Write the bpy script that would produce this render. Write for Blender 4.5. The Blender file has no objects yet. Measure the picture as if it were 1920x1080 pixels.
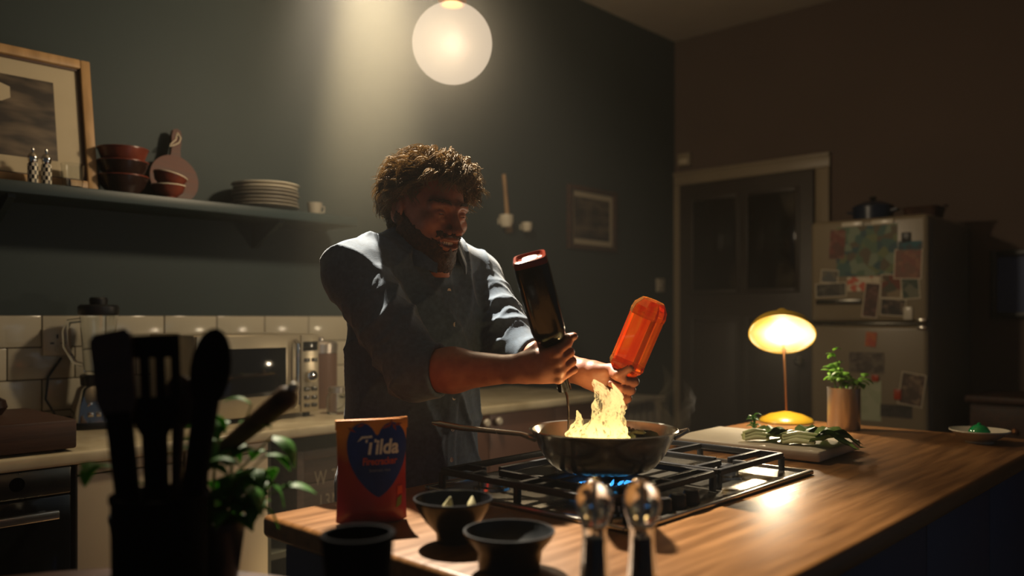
import bpy, bmesh, math, random
import numpy as np
from mathutils import Vector, Matrix, Euler
random.seed(7)
rng = np.random.default_rng(7)
PI = math.pi
scene = bpy.context.scene
COL = scene.collection
# ---------------------------------------------------------------- camera, world, large lights, exposure
FPX = 1546.0
cam_data = bpy.data.cameras.new('camera')
cam = bpy.data.objects.new('camera', cam_data); COL.objects.link(cam)
cam.location = (-0.766, -1.332, 1.27)
cam.rotation_euler = (PI / 2, 0, -math.radians(46.8))
cam_data.sensor_width = 36.0
cam_data.lens = 36.0 * FPX / 1920
cam_data.shift_y = 57.0 / 1920
cam_data.clip_start = 0.02
cam_data.dof.use_dof = True
cam_data.dof.focus_distance = 1.87
cam_data.dof.aperture_fstop = 1.8
scene.camera = cam

world = bpy.data.worlds.new('world'); scene.world = world
world.use_nodes = True
world.node_tree.nodes['Background'].inputs[0].default_value = (0.66, 0.80, 1.0, 1)
world.node_tree.nodes['Background'].inputs[1].default_value = 0.034

scene.view_settings.view_transform = 'Standard'
scene.view_settings.look = 'None'
scene.view_settings.gamma = 1.0
scene.view_settings.use_curve_mapping = False
scene.view_settings.exposure = 0.0
scene.cycles.volume_bounces = 0
scene.cycles.volume_step_rate = 3.0
scene.cycles.max_bounces = 7
scene.cycles.transparent_max_bounces = 12
scene.cycles.caustics_refractive = False
scene.cycles.caustics_reflective = False
scene.cycles.sample_clamp_indirect = 3.0
scene.cycles.adaptive_threshold = 0.02

def lamp(name, kind, loc, power, color, **kw):
    d = bpy.data.lights.new(name, kind); d.energy = power; d.color = color
    for k, v in kw.items(): setattr(d, k, v)
    o = bpy.data.objects.new(name, d); COL.objects.link(o); o.location = loc
    return o
SPOT_POS = (0.69, 0.545, 3.02)
spot = lamp('ceiling_spot_light', 'SPOT', SPOT_POS, 4000, (1.0, 0.80, 0.47), spot_size=math.radians(19), spot_blend=1.0, shadow_soft_size=0.02)
spot.rotation_euler = (math.radians(2), 0, 0)
BACK_POS = (0.86, 0.95, 2.98)
back = lamp('added_back_light', 'SPOT', BACK_POS, 1250, (1.0, 0.86, 0.66), spot_size=math.radians(38), spot_blend=0.9, shadow_soft_size=0.02)  # added spot that backlights the man's hair and shoulders, not a known fixture
back.rotation_euler = (Vector((0.53, 0.10, 1.40)) - Vector(BACK_POS)).to_track_quat('-Z', 'Y').to_euler()
HAZE_DENSITY = 0.007
BEAM_HAZE_DENSITY = 0.115

# ---------------------------------------------------------------- materials
def s2l(c): return c / 12.92 if c <= 0.04045 else ((c + 0.055) / 1.055) ** 2.4
def hx(h): return tuple(s2l(int(h[i:i + 2], 16) / 255) for i in (0, 2, 4))
class Mat:
    def __init__(self, name):
        self.m = bpy.data.materials.new(name); self.m.use_nodes = True
        self.nt = self.m.node_tree; self.n = self.nt.nodes; self.l = self.nt.links
        self.b = self.n['Principled BSDF']; self.out = self.n['Material Output']
    def node(self, t, **kw):
        x = self.n.new(t)
        for k, v in kw.items(): setattr(x, k, v)
        return x
def pm(name, col, rough=0.6, metal=0.0, var=0.25, scale=6.0, bump=0.0, bscale=60.0, stretch=(1, 1, 1), col2=None, spec=0.5, trans=0.0, ior=1.45, coat=0.0, sheen=0.0, rvar=0.0):
    """principled material whose colour and relief come from procedural noise"""
    M = Mat(name); b = M.b
    b.inputs['Roughness'].default_value = rough; b.inputs['Metallic'].default_value = metal
    b.inputs['Specular IOR Level'].default_value = spec; b.inputs['IOR'].default_value = ior
    b.inputs['Transmission Weight'].default_value = trans; b.inputs['Coat Weight'].default_value = coat
    b.inputs['Sheen Weight'].default_value = sheen
    tc = M.node('ShaderNodeTexCoord'); mp = M.node('ShaderNodeMapping'); mp.inputs['Scale'].default_value = stretch
    M.l.new(tc.outputs['Object'], mp.inputs['Vector'])
    nz = M.node('ShaderNodeTexNoise'); nz.inputs['Scale'].default_value = scale; nz.inputs['Detail'].default_value = 5
    M.l.new(mp.outputs[0], nz.inputs['Vector'])
    rp = M.node('ShaderNodeValToRGB')
    c2 = col2 if col2 else tuple(c * (1 - var) for c in col)
    rp.color_ramp.elements[0].position = 0.3; rp.color_ramp.elements[1].position = 0.7
    rp.color_ramp.elements[0].color = (*c2, 1); rp.color_ramp.elements[1].color = (*col, 1)
    M.l.new(nz.outputs['Fac'], rp.inputs[0]); M.l.new(rp.outputs[0], b.inputs['Base Color'])
    if rvar:
        mr = M.node('ShaderNodeMapRange'); mr.inputs[3].default_value = rough - rvar; mr.inputs[4].default_value = rough + rvar
        M.l.new(nz.outputs['Fac'], mr.inputs[0]); M.l.new(mr.outputs[0], b.inputs['Roughness'])
    if bump:
        n2 = M.node('ShaderNodeTexNoise'); n2.inputs['Scale'].default_value = bscale; n2.inputs['Detail'].default_value = 3
        M.l.new(mp.outputs[0], n2.inputs['Vector'])
        bp = M.node('ShaderNodeBump'); bp.inputs['Strength'].default_value = bump; bp.inputs['Distance'].default_value = 0.002
        M.l.new(n2.outputs['Fac'], bp.inputs['Height']); M.l.new(bp.outputs[0], b.inputs['Normal'])
    return M.m
def emit_mat(name, col, strength, alpha=1.0):
    M = Mat(name); e = M.node('ShaderNodeEmission'); e.inputs[0].default_value = (*col, 1); e.inputs[1].default_value = strength
    if alpha < 1:
        t = M.node('ShaderNodeBsdfTransparent'); mx = M.node('ShaderNodeMixShader'); mx.inputs[0].default_value = alpha
        M.l.new(t.outputs[0], mx.inputs[1]); M.l.new(e.outputs[0], mx.inputs[2]); M.l.new(mx.outputs[0], M.out.inputs[0])
    else: M.l.new(e.outputs[0], M.out.inputs[0])
    return M.m
def wood(name, c1, c2, rough=0.5, axis=(1, 12, 12), scale=3.0, bump=0.25, coat=0.0):
    return pm(name, c1, rough, col2=c2, scale=scale, stretch=axis, bump=bump, bscale=14, coat=coat, rvar=0.12)

m = {}
m['wall'] = pm('teal_wall_paint', hx('243234'), 0.65, var=0.2, scale=2.0, bump=0.02, bscale=60)
m['wall_r'] = pm('taupe_wall_paint', hx('5b4a40'), 0.8, var=0.12, scale=1.5, bump=0.1, bscale=90)
m['ceil'] = pm('ceiling_paint', hx('b8ab98'), 0.9, var=0.08)
m['floor'] = wood('floor_boards', hx('5b4532'), hx('3c2c20'), 0.6)
m['paddle'] = wood('red_brown_wood', hx('5a3226'), hx('3c2018'), 0.6)
m['shelf'] = pm('teal_shelf_paint', hx('243336'), 0.45, var=0.2, scale=4, bump=0.1)
m['tile'] = pm('white_glazed_tile', hx('b0a896'), 0.16, var=0.10, scale=5, bump=0.04, bscale=8)
m['grout'] = pm('dark_grout', hx('4a443b'), 0.9)
m['stone'] = pm('pale_stone_worktop', hx('dccfb0'), 0.2, col2=hx('b0a284'), scale=7, bump=0.05)
m['cream'] = pm('cream_cabinet_paint', hx('c4b498'), 0.45, var=0.1, scale=3, bump=0.05)
m['brown_cab'] = pm('brown_cabinet_paint', hx('6a4c40'), 0.45, var=0.2, scale=3)
m['nook'] = pm('dark_nook_board', hx('4a4a3f'), 0.8, var=0.2)
m['navy'] = pm('navy_island_paint', hx('1c3462'), 0.5, var=0.2, scale=3, bump=0.05)
m['top'] = wood('oak_worktop', hx('8a6036'), hx('5f3f22'), 0.34, axis=(1.2, 14, 14), scale=3.2, bump=0.15)
m['top_edge'] = m['top']
m['mwsteel'] = pm('satin_steel', hx('b4a890'), 0.32, 0.55, var=0.1, scale=5, rvar=0.06)
m['steel'] = pm('brushed_steel', hx('b9b4aa'), 0.25, 1.0, var=0.12, scale=5, bump=0.04, stretch=(1, 40, 1), rvar=0.06)
m['steel_dark'] = pm('dark_steel', hx('55534e'), 0.28, 1.0, var=0.15, rvar=0.08)
m['hob'] = pm('hob_steel', hx('a8a296'), 0.27, 0.95, var=0.1, scale=5, rvar=0.06)
m['pansteel'] = pm('pan_steel', hx('dcd7cc'), 0.22, 0.96, var=0.1, scale=7, rvar=0.08)
m['iron'] = pm('cast_iron', hx('16161a'), 0.5, 0.0, var=0.3, bump=0.3, bscale=150)
m['black'] = pm('black_plastic', hx('121316'), 0.4, var=0.2)
m['blackgloss'] = pm('black_gloss', hx('0c0d10'), 0.12, var=0.2)
m['navy_plastic'] = pm('navy_black_nylon', hx('070a12'), 0.8, var=0.2, spec=.06)
m['darkwood'] = wood('dark_wood', hx('4a2e20'), hx('2c1a12'), 0.55)
m['oak_frame'] = wood('pale_oak_frame', hx('b59062'), hx('8d6c45'), 0.5, axis=(10, 10, 2))
m['mount'] = pm('cream_picture_mount', hx('b9ab90'), 0.9, var=0.08)
m['whitepaint'] = pm('white_gloss_paint', hx('8f8069'), 0.4, var=0.1)
m['door'] = pm('dark_door_paint', hx('3d342d'), 0.45, var=0.25, scale=3, bump=0.1)
m['glass'] = pm('clear_glass', (0.95, 0.97, 0.96), 0.03, var=0.02, trans=1.0)
m['paneglass'] = pm('door_pane_glass', hx('26221e'), 0.08, var=0.2)
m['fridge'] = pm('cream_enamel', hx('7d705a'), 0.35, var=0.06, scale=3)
m['chrome'] = pm('chrome', hx('d8d4cc'), 0.1, 1.0, var=0.05)
m['yellow'] = pm('yellow_enamel', hx('a8861e'), 0.3, var=0.1, scale=4)
m['copper'] = pm('copper_stem', hx('c98a5a'), 0.3, 1.0, var=0.1)
m['white_inner'] = pm('white_shade_lining', hx('f2ead8'), 0.6, var=0.05)
m['leaf'] = pm('basil_leaf', hx('6f9a34'), 0.45, col2=hx('41691d'), scale=30, bump=0.2, bscale=120)
m['leaf_dark'] = pm('mint_leaf', hx('5c9a3c'), 0.5, col2=hx('356a28'), scale=25, bump=0.2, bscale=100)
m['stem'] = pm('green_stem', hx('6d8a3a'), 0.55, var=0.3)
m['soil'] = pm('potting_soil', hx('2a1e16'), 0.95, var=0.5, scale=60, bump=0.6)
m['tin'] = pm('ribbed_tin', hx('c8beb4'), 0.3, 0.85, var=0.15, scale=8)
m['marble'] = pm('white_marble_board', hx('e6dcc8'), 0.4, col2=hx('c4b8a2'), scale=5)
m['chard'] = pm('green_leaf_vegetable', hx('7f9f50'), 0.45, col2=hx('46683a'), scale=18, bump=0.3, bscale=70)
m['chardstem'] = pm('pale_vegetable_stalk', hx('e6e8bc'), 0.4, col2=hx('b8c880'), scale=12)
m['ceramic'] = pm('cream_ceramic', hx('c8c0ae'), 0.25, var=0.08)
m['blackbowl'] = pm('black_glazed_bowl', hx('17181c'), 0.25, var=0.3, scale=12)
m['greybowl'] = pm('dark_speckled_bowl', hx('2a2d30'), 0.3, var=0.4, scale=40)
m['garlic'] = pm('pale_garlic', hx('d9d0a8'), 0.5, col2=hx('b0a878'), scale=30)
m['greenball'] = pm('green_plastic', hx('0f8a4a'), 0.12, var=0.1, coat=0.5)
m['shirt'] = pm('denim_shirt', hx('4a5f76'), 0.85, col2=hx('3a4c60'), scale=90, bump=0.25, bscale=500, sheen=0.2)
m['trouser'] = pm('dark_trousers', hx('1f242c'), 0.9, var=0.2, scale=40)
m['shoe'] = pm('brown_shoe_leather', hx('3a2a20'), 0.5, var=0.2)
m['skin'] = pm('skin', hx('a86c52'), 0.5, col2=hx('8e5641'), scale=40, bump=0.12, bscale=260)
m['lip'] = pm('lip', hx('8e4a40'), 0.45, var=0.15, scale=60)
m['hair'] = pm('brown_curls', hx('a08866'), 0.65, col2=hx('584838'), scale=25, spec=.12)
m['beard'] = pm('dark_beard', hx('4a3022'), 0.6, col2=hx('2a1a12'), scale=120, bump=0.9, bscale=420)
m['eye'] = pm('eye_white', hx('c9bfb4'), 0.2, var=0.1)
m['teeth'] = pm('teeth', hx('e6dcc8'), 0.25, var=0.06)
m['button'] = pm('pearl_button', hx('cfc8ba'), 0.25, var=0.1)
m['crate'] = wood('dark_crate_wood', hx('5a473c'), hx('41342c'), 0.7, axis=(2, 14, 14))
m['stencil'] = pm('cream_stencil_paint', hx('8d7f69'), 0.8, var=0.25, scale=50)
m['paper'] = pm('paper', hx('c9bda6'), 0.85, var=0.05)
m['socket'] = pm('white_socket_plastic', hx('c2b8a4'), 0.35, var=0.05)
m['redclay'] = pm('red_clay_glaze', hx('7a3a2a'), 0.3, col2=hx('4a2018'), scale=14)
m['darkglaze'] = pm('dark_brown_glaze', hx('2c1c18'), 0.25, var=0.3)
m['bluepot'] = pm('dark_blue_enamel', hx('1a2438'), 0.3, var=0.2)
m['pestle'] = wood('worn_wood', hx('7a5a3c'), hx('4a3524'), 0.6)
m['smoked'] = pm('smoked_glass', hx('0d0e10'), 0.08, var=0.1)
m['rad'] = pm('grey_radiator_paint', hx('8c8578'), 0.45, var=0.1)
m['food'] = pm('seared_vegetables', hx('4a3a1e'), 0.5, col2=hx('26301a'), scale=60)
m['foodred'] = pm('red_pepper_piece', hx('a83c1e'), 0.35, var=0.2, scale=40)

def add_translucent(mt, col, fac):
    nt = mt.node_tree; out = nt.nodes['Material Output']; src = out.inputs[0].links[0].from_socket
    t = nt.nodes.new('ShaderNodeBsdfTranslucent'); t.inputs[0].default_value = (*col, 1); x = nt.nodes.new('ShaderNodeMixShader'); x.inputs[0].default_value = fac
    nt.links.new(src, x.inputs[1]); nt.links.new(t.outputs[0], x.inputs[2]); nt.links.new(x.outputs[0], out.inputs[0])
add_translucent(m['hair'], hx('ae9874'), .35)
add_translucent(m['leaf'], hx('8fc040'), .3); add_translucent(m['leaf_dark'], hx('6fb040'), .3)
# ---------------------------------------------------------------- mesh helpers
class MB:
    def __init__(self): self.v = []; self.f = []
    def add(self, vs, fs):
        o = len(self.v); self.v += [tuple(map(float, p)) for p in vs]; self.f += [tuple(i + o for i in f) for f in fs]; return self
    def box(self, x0, x1, y0, y1, z0, z1):
        return self.add([(x0,y0,z0),(x1,y0,z0),(x1,y1,z0),(x0,y1,z0),(x0,y0,z1),(x1,y0,z1),(x1,y1,z1),(x0,y1,z1)],
                        [(0,3,2,1),(4,5,6,7),(0,1,5,4),(1,2,6,5),(2,3,7,6),(3,0,4,7)])
    def rbox(self, x0, x1, y0, y1, z0, z1, r=0.004, seg=2):
        bm = bmesh.new(); bmesh.ops.create_cube(bm, size=1.0)
        for v in bm.verts: v.co = Vector(((x0+x1)/2+v.co.x*(x1-x0), (y0+y1)/2+v.co.y*(y1-y0), (z0+z1)/2+v.co.z*(z1-z0)))
        r = min(r, .49*min(x1-x0, y1-y0, z1-z0))
        bmesh.ops.bevel(bm, geom=list(bm.edges), offset=r, segments=seg, profile=0.5, affect='EDGES')
        return self.bm(bm)
    def bm(self, bm):
        bm.verts.index_update()
        self.add([v.co[:] for v in bm.verts], [[v.index for v in f.verts] for f in bm.faces]); bm.free(); return self
    def lathe(self, prof, seg=32, c=(0, 0, 0), closed=False):
        vs = []; fs = []; n = len(prof)
        for r, z in prof:
            for k in range(seg):
                a = 2*PI*k/seg; vs.append((c[0]+r*math.cos(a), c[1]+r*math.sin(a), c[2]+z))
        for i in range(n if closed else n-1):
            for k in range(seg):
                j = (i+1) % n; k2 = (k+1) % seg
                fs.append((i*seg+k, i*seg+k2, j*seg+k2, j*seg+k))
        if not closed:
            if prof[0][0] > 1e-6: fs.append(tuple(range(seg))[::-1])
            if prof[-1][0] > 1e-6: fs.append(tuple((n-1)*seg+k for k in range(seg)))
        return self.add(vs, fs)
    def tube(self, pts, rad, sides=8, flat=1.0, cap=True, up=None):
        pts = [Vector(p) for p in pts]; n = len(pts)
        if not hasattr(rad, '__len__'): rad = [rad]*n
        vs = []; fs = []; prev = None
        for i, p in enumerate(pts):
            t = (pts[min(i+1, n-1)]-pts[max(i-1, 0)]).normalized()
            if prev is None:
                a = Vector(up) if up else (Vector((0, 0, 1)) if abs(t.z) < 0.9 else Vector((1, 0, 0)))
                x = t.cross(a).normalized()
            else:
                x = prev - t*prev.dot(t)
                x = x.normalized() if x.length > 1e-6 else t.orthogonal().normalized()
            y = t.cross(x); prev = x
            for k in range(sides):
                a = 2*PI*k/sides; vs.append(p + x*math.cos(a)*rad[i] + y*math.sin(a)*rad[i]*flat)
        for i in range(n-1):
            for k in range(sides):
                k2 = (k+1) % sides; fs.append((i*sides+k, i*sides+k2, (i+1)*sides+k2, (i+1)*sides+k))
        if cap: fs.append(tuple(range(sides))[::-1]); fs.append(tuple((n-1)*sides+k for k in range(sides)))
        return self.add(vs, fs)
    def prism(self, poly, z0, z1):
        n = len(poly)
        return self.add([(x, y, z0) for x, y in poly]+[(x, y, z1) for x, y in poly],
                        [tuple(range(n))[::-1], tuple(range(n, 2*n))]+[(i, (i+1) % n, n+(i+1) % n, n+i) for i in range(n)])
    def ball(self, c, r, seg=16, rings=10):
        r = r if hasattr(r, '__len__') else (r, r, r)
        vs = [(c[0], c[1], c[2]-r[2])]; fs = []
        for i in range(1, rings):
            t = -PI/2+PI*i/rings
            for k in range(seg):
                a = 2*PI*k/seg; vs.append((c[0]+r[0]*math.cos(t)*math.cos(a), c[1]+r[1]*math.cos(t)*math.sin(a), c[2]+r[2]*math.sin(t)))
        vs.append((c[0], c[1], c[2]+r[2])); top = len(vs)-1
        for k in range(seg): fs.append((0, 1+(k+1) % seg, 1+k)); fs.append((top, top-seg+k, top-seg+(k+1) % seg))
        for i in range(rings-2):
            for k in range(seg):
                a = 1+i*seg; k2 = (k+1) % seg; fs.append((a+k, a+k2, a+seg+k2, a+seg+k))
        return self.add(vs, fs)
    def xf(self, M, start=0):
        for i in range(start, len(self.v)): self.v[i] = tuple(M @ Vector(self.v[i]))
        return self
    def mesh(self, name, mat, smooth=True):
        me = bpy.data.meshes.new(name); me.from_pydata(self.v, [], self.f); me.update()
        if mat: me.materials.append(mat)
        if smooth:
            me.polygons.foreach_set('use_smooth', [True]*len(me.polygons))
            try: me.set_sharp_from_angle(angle=math.radians(38))
            except Exception: pass
        return me
def recalc(me):
    bm = bmesh.new(); bm.from_mesh(me); bmesh.ops.recalc_face_normals(bm, faces=bm.faces); bm.to_mesh(me); bm.free()
def put(name, mb, mat, parent=None, loc=(0, 0, 0), rotz=0.0, label=None, cat=None, group=None, kind=None, smooth=True, fix=True):
    me = mb if isinstance(mb, bpy.types.Mesh) else mb.mesh(name, m[mat] if isinstance(mat, str) else mat, smooth)
    if fix and not isinstance(mb, bpy.types.Mesh): recalc(me)
    o = bpy.data.objects.new(name, me); COL.objects.link(o)
    o.parent = parent; o.location = loc; o.rotation_euler = (0, 0, rotz)
    tag(o, label, cat, group, kind); return o
def tag(o, label=None, cat=None, group=None, kind=None):
    if label: o['label'] = label
    if cat: o['category'] = cat
    if group: o['group'] = group
    if kind: o['kind'] = kind
    return o
def thing(name, label, cat, loc=(0, 0, 0), rotz=0.0, group=None):
    o = bpy.data.objects.new(name, None); COL.objects.link(o); o.empty_display_size = 0.05
    o.location = loc; o.rotation_euler = (0, 0, rotz); return tag(o, label, cat, group)
def copy_tree(o, parent=None):
    c = o.copy(); COL.objects.link(c); c.parent = parent
    for ch in list(o.children): copy_tree(ch, c)
    return c
def text_mesh(body, size, shear=0.0, offset=0.0, spacing=1.0, align='CENTER'):
    """flat lettering as a mesh in the xy plane"""
    cu = bpy.data.curves.new('lettering', 'FONT'); cu.body = body; cu.size = size; cu.shear = shear; cu.offset = offset
    cu.space_character = spacing; cu.align_x = align; cu.resolution_u = 3
    ob = bpy.data.objects.new('lettering_tmp', cu); COL.objects.link(ob)
    dg = bpy.context.evaluated_depsgraph_get(); ev = ob.evaluated_get(dg); me = bpy.data.meshes.new_from_object(ev)
    mb = MB().add([v.co[:] for v in me.vertices], [tuple(p.vertices) for p in me.polygons])
    bpy.data.objects.remove(ob); bpy.data.curves.remove(cu); bpy.data.meshes.remove(me)
    return mb
def leaf_mesh(L, W, curl=0.25, fold=0.25, nx=4, ny=7, thick=0.0006):
    """a pointed leaf along +x from its base, cupped and drooping, with thickness"""
    vs = []; fs = []
    for s in (1, -1):
        for j in range(ny+1):
            t = j/ny; w = W*0.5*math.sin(PI*min(1, t**0.75))**0.8*(1-0.15*t)+0.0004
            for i in range(-nx, nx+1):
                q = i/nx; vs.append((L*t, w*q, L*(0.18*math.sin(PI*t)-curl*t*t)+fold*abs(q)*w+s*thick))
    m_ = 2*nx+1; base = (ny+1)*m_
    for s, o in ((0, 0), (1, base)):
        for j in range(ny):
            for i in range(2*nx):
                a = o+j*m_+i; q = (a, a+1, a+m_+1, a+m_); fs.append(q if s == 0 else q[::-1])
    return vs, fs

# ---------------------------------------------------------------- signed-distance sculpting (for the person, flames, vegetables)
def grid(lo, hi, h):
    n = [int(math.ceil((hi[i]-lo[i])/h))+1 for i in range(3)]
    ax = [(lo[i]+h*np.arange(n[i])).astype(np.float32) for i in range(3)]
    return ax[0][:, None, None], ax[1][None, :, None], ax[2][None, None, :]
def smin(a, b, k):
    if k <= 0: return np.minimum(a, b)
    h = np.clip(0.5+0.5*(b-a)/k, 0, 1); return b+(a-b)*h-k*h*(1-h)
def smax(a, b, k): return -smin(-a, -b, k)
def ell(P, c, r):
    x, y, z = (P[0]-c[0])/r[0], (P[1]-c[1])/r[1], (P[2]-c[2])/r[2]
    k0 = np.sqrt(x*x+y*y+z*z)+1e-9; k1 = np.sqrt((x/r[0])**2+(y/r[1])**2+(z/r[2])**2)+1e-9
    return k0*(k0-1)/k1
def cone(P, a, b, ra, rb):
    bx, by, bz = b[0]-a[0], b[1]-a[1], b[2]-a[2]; L = bx*bx+by*by+bz*bz+1e-12
    x, y, z = P[0]-a[0], P[1]-a[1], P[2]-a[2]
    t = np.clip((x*bx+y*by+z*bz)/L, 0, 1)
    return np.sqrt((x-t*bx)**2+(y-t*by)**2+(z-t*bz)**2)-(ra+(rb-ra)*t)
def nets(F, lo, h):
    """naive surface nets: field -> (verts, quads)"""
    S = F < 0
    c = np.zeros(tuple(n-1 for n in F.shape), np.int8)
    for i in (0, 1):
        for j in (0, 1):
            for k in (0, 1): c += S[i:S.shape[0]-1+i, j:S.shape[1]-1+j, k:S.shape[2]-1+k]
    I = np.argwhere((c > 0) & (c < 8)); idx = -np.ones(c.shape, np.int32); idx[tuple(I.T)] = np.arange(len(I))
    acc = np.zeros((len(I), 3)); cnt = np.zeros(len(I))
    cor = [(0,0,0),(1,0,0),(0,1,0),(1,1,0),(0,0,1),(1,0,1),(0,1,1),(1,1,1)]
    val = [F[I[:,0]+a, I[:,1]+b, I[:,2]+d] for a, b, d in cor]
    for a in range(8):
        for b in range(a+1, 8):
            A, B = np.array(cor[a]), np.array(cor[b])
            if abs(A-B).sum() != 1: continue
            va, vb = val[a], val[b]; on = (va < 0) != (vb < 0)
            t = np.where(on, va/np.where(on, va-vb, 1), 0)
            acc += on[:, None]*(A+t[:, None]*(B-A)); cnt += on
    V = np.array(lo)+h*(I+acc/cnt[:, None])
    Q = []
    for ax in range(3):
        o1, o2 = [(1, 2), (2, 0), (0, 1)][ax]
        sl0 = [slice(1, -1)]*3; sl1 = [slice(1, -1)]*3; sl0[ax] = slice(0, -1); sl1[ax] = slice(1, None)
        a, b = S[tuple(sl0)], S[tuple(sl1)]
        for inside in (True, False):
            E_ = np.argwhere((a == inside) & (b != inside))
            if not len(E_): continue
            E_ = E_+np.array([0 if q == ax else 1 for q in range(3)])
            d1 = np.eye(3, dtype=int)[o1]; d2 = np.eye(3, dtype=int)[o2]
            q = [idx[tuple((E_-d1-d2).T)], idx[tuple((E_-d2).T)], idx[tuple(E_.T)], idx[tuple((E_-d1).T)]]
            q = np.stack(q if inside else q[::-1], 1); Q.append(q)
    return V, np.concatenate(Q)
def np_mesh(name, parts, mat, smooth=True):
    """joins (verts, quads) arrays into one mesh"""
    vs, fs, o = [], [], 0
    for V, Q in parts: vs.append(V); fs.append(Q+o); o += len(V)
    V = np.concatenate(vs); Q = np.concatenate(fs)
    me = bpy.data.meshes.new(name)
    me.vertices.add(len(V)); me.vertices.foreach_set('co', V.astype(np.float32).ravel())
    me.loops.add(len(Q)*4); me.loops.foreach_set('vertex_index', Q.astype(np.int32).ravel())
    me.polygons.add(len(Q)); me.polygons.foreach_set('loop_start', np.arange(0, len(Q)*4, 4, dtype=np.int32))
    me.polygons.foreach_set('use_smooth', np.ones(len(Q), bool))
    me.update(calc_edges=True); me.validate()
    me.materials.append(m[mat] if isinstance(mat, str) else mat)
    return me
# ================================================================ SETTING
WV, WU, CEIL = 1.62, 3.951, 3.10          # back wall plane, right wall plane, ceiling height
put('floor', MB().box(-2.4, WU+.12, -2.4, WV+.12, -.06, 0), 'floor', kind='structure', label='dark wooden kitchen floor')
put('ceiling', MB().box(-2.4, WU+.12, -2.4, WV+.12, CEIL, CEIL+.08), 'ceil', kind='structure', label='off white ceiling above the kitchen')
wall_back = put('wall_back', MB().box(-2.4, WU+.12, WV, WV+.12, 0, CEIL), 'wall', kind='structure', label='dark teal painted back wall')
put('wall_right', MB().box(WU, WU+.12, -2.4, WV, 0, CEIL), 'wall_r', kind='structure', label='taupe painted wall with the door')
# splashback tiles, each its own piece
put('grout', MB().box(-1.1, 2.04, WV-.006, WV-.001, .92, 1.2795), 'grout', wall_back)
tile_me = MB().rbox(-.0985, .0985, -.011, -.003, -.0505, .0505, .003).mesh('tile', m['tile'])
cut_me = MB().rbox(-.0985, .0985, -.011, -.003, -.0225, .0225, .003).mesh('tile_cut', m['tile'])
for r in range(4):
    off = .14 if r % 2 == 0 else .04
    for k in range(-6, 11):
        u = off+.2*k+.1
        if u < -1.0 or u > 1.95: continue
        zc = 1.28-.104*r-.052 if r < 3 else .9435
        o = put('tile', tile_me if r < 3 else cut_me, None, wall_back, (u, WV, zc))
        o.rotation_euler = (random.uniform(-.006, .006), 0, random.uniform(-.006, .006))
# door in right wall
d1 = put('door_1', MB().rbox(WU-.045, WU-.004, .665, 1.555, .005, 2.135, .004), 'door', kind='structure', label='dark painted panelled door beside the fridge')
for (v0, v1, z0, z1, mt, nm) in ((.77, 1.07, 1.45, 2.02, 'paneglass', 'pane'), (1.15, 1.45, 1.45, 2.02, 'paneglass', 'pane'), (.77, 1.07, .22, 1.25, 'door', 'panel'), (1.15, 1.45, .22, 1.25, 'door', 'panel')):
    p = put(nm, MB().rbox(WU-.052, WU-.044, v0, v1, z0, z1, .003), mt, d1)
    bd = MB()
    for a in (MB().rbox(WU-.058, WU-.044, v0-.025, v0, z0-.025, z1+.025, .004), MB().rbox(WU-.058, WU-.044, v1, v1+.025, z0-.025, z1+.025, .004),
              MB().rbox(WU-.058, WU-.044, v0, v1, z0-.025, z0, .004), MB().rbox(WU-.058, WU-.044, v0, v1, z1, z1+.025, .004)): bd.add(a.v, a.f)
    put('moulding', bd, 'door', p)
put('door_knob', MB().lathe([(0, 0), (.012, 0), (.012, .03), (.028, .04), (.03, .055), (.018, .068), (0, .07)], 20).xf(Matrix.Translation((WU-.045, .73, 1.02)) @ Matrix.Rotation(-PI/2, 4, 'Y')), 'chrome', d1)
for i, (v0, v1, z0, z1) in enumerate(((.575, .66, 0, 2.14), (1.56, 1.612, 0, 2.14), (.575, 1.612, 2.14, 2.225))):
    t = MB().rbox(WU-.03, WU-.001, v0, v1, z0, z1, .006)
    b = MB().rbox(WU-.04, WU-.001, v0, v1 if i == 2 else v0+.018, z1-.018 if i == 2 else z0, z1, .004); t.add(b.v, b.f)
    put('trim_%d' % (i+1), t, 'whitepaint', kind='structure', label=['cream door architrave on the fridge side', 'cream door architrave in the room corner', 'cream door architrave across the top'][i])
put('baseboard_right', MB().rbox(WU-.02, WU-.001, -2.3, .57, 0, .14, .005), 'whitepaint', kind='structure', label='cream skirting board behind the fridge')
ch = thing('door_chime', 'small pale chime box on the wall above the door frame', 'door chime', (WU, 1.53, 2.262))
put('case', MB().rbox(-.045, -.001, -.045, .045, 0, .085, .008), 'whitepaint', ch)
put('grille', MB().rbox(-.049, -.044, -.03, .03, .015, .045, .002), 'cream', ch)
sw = thing('light_switch', 'pale light switch plate on teal wall near the corner', 'light switch', (3.77, WV, 1.44))
put('plate', MB().rbox(-.043, .043, -.012, -.001, 0, .086, .003), 'socket', sw)
put('rocker', MB().rbox(-.012, .012, -.017, -.011, .028, .058, .002), 'socket', sw)

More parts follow.
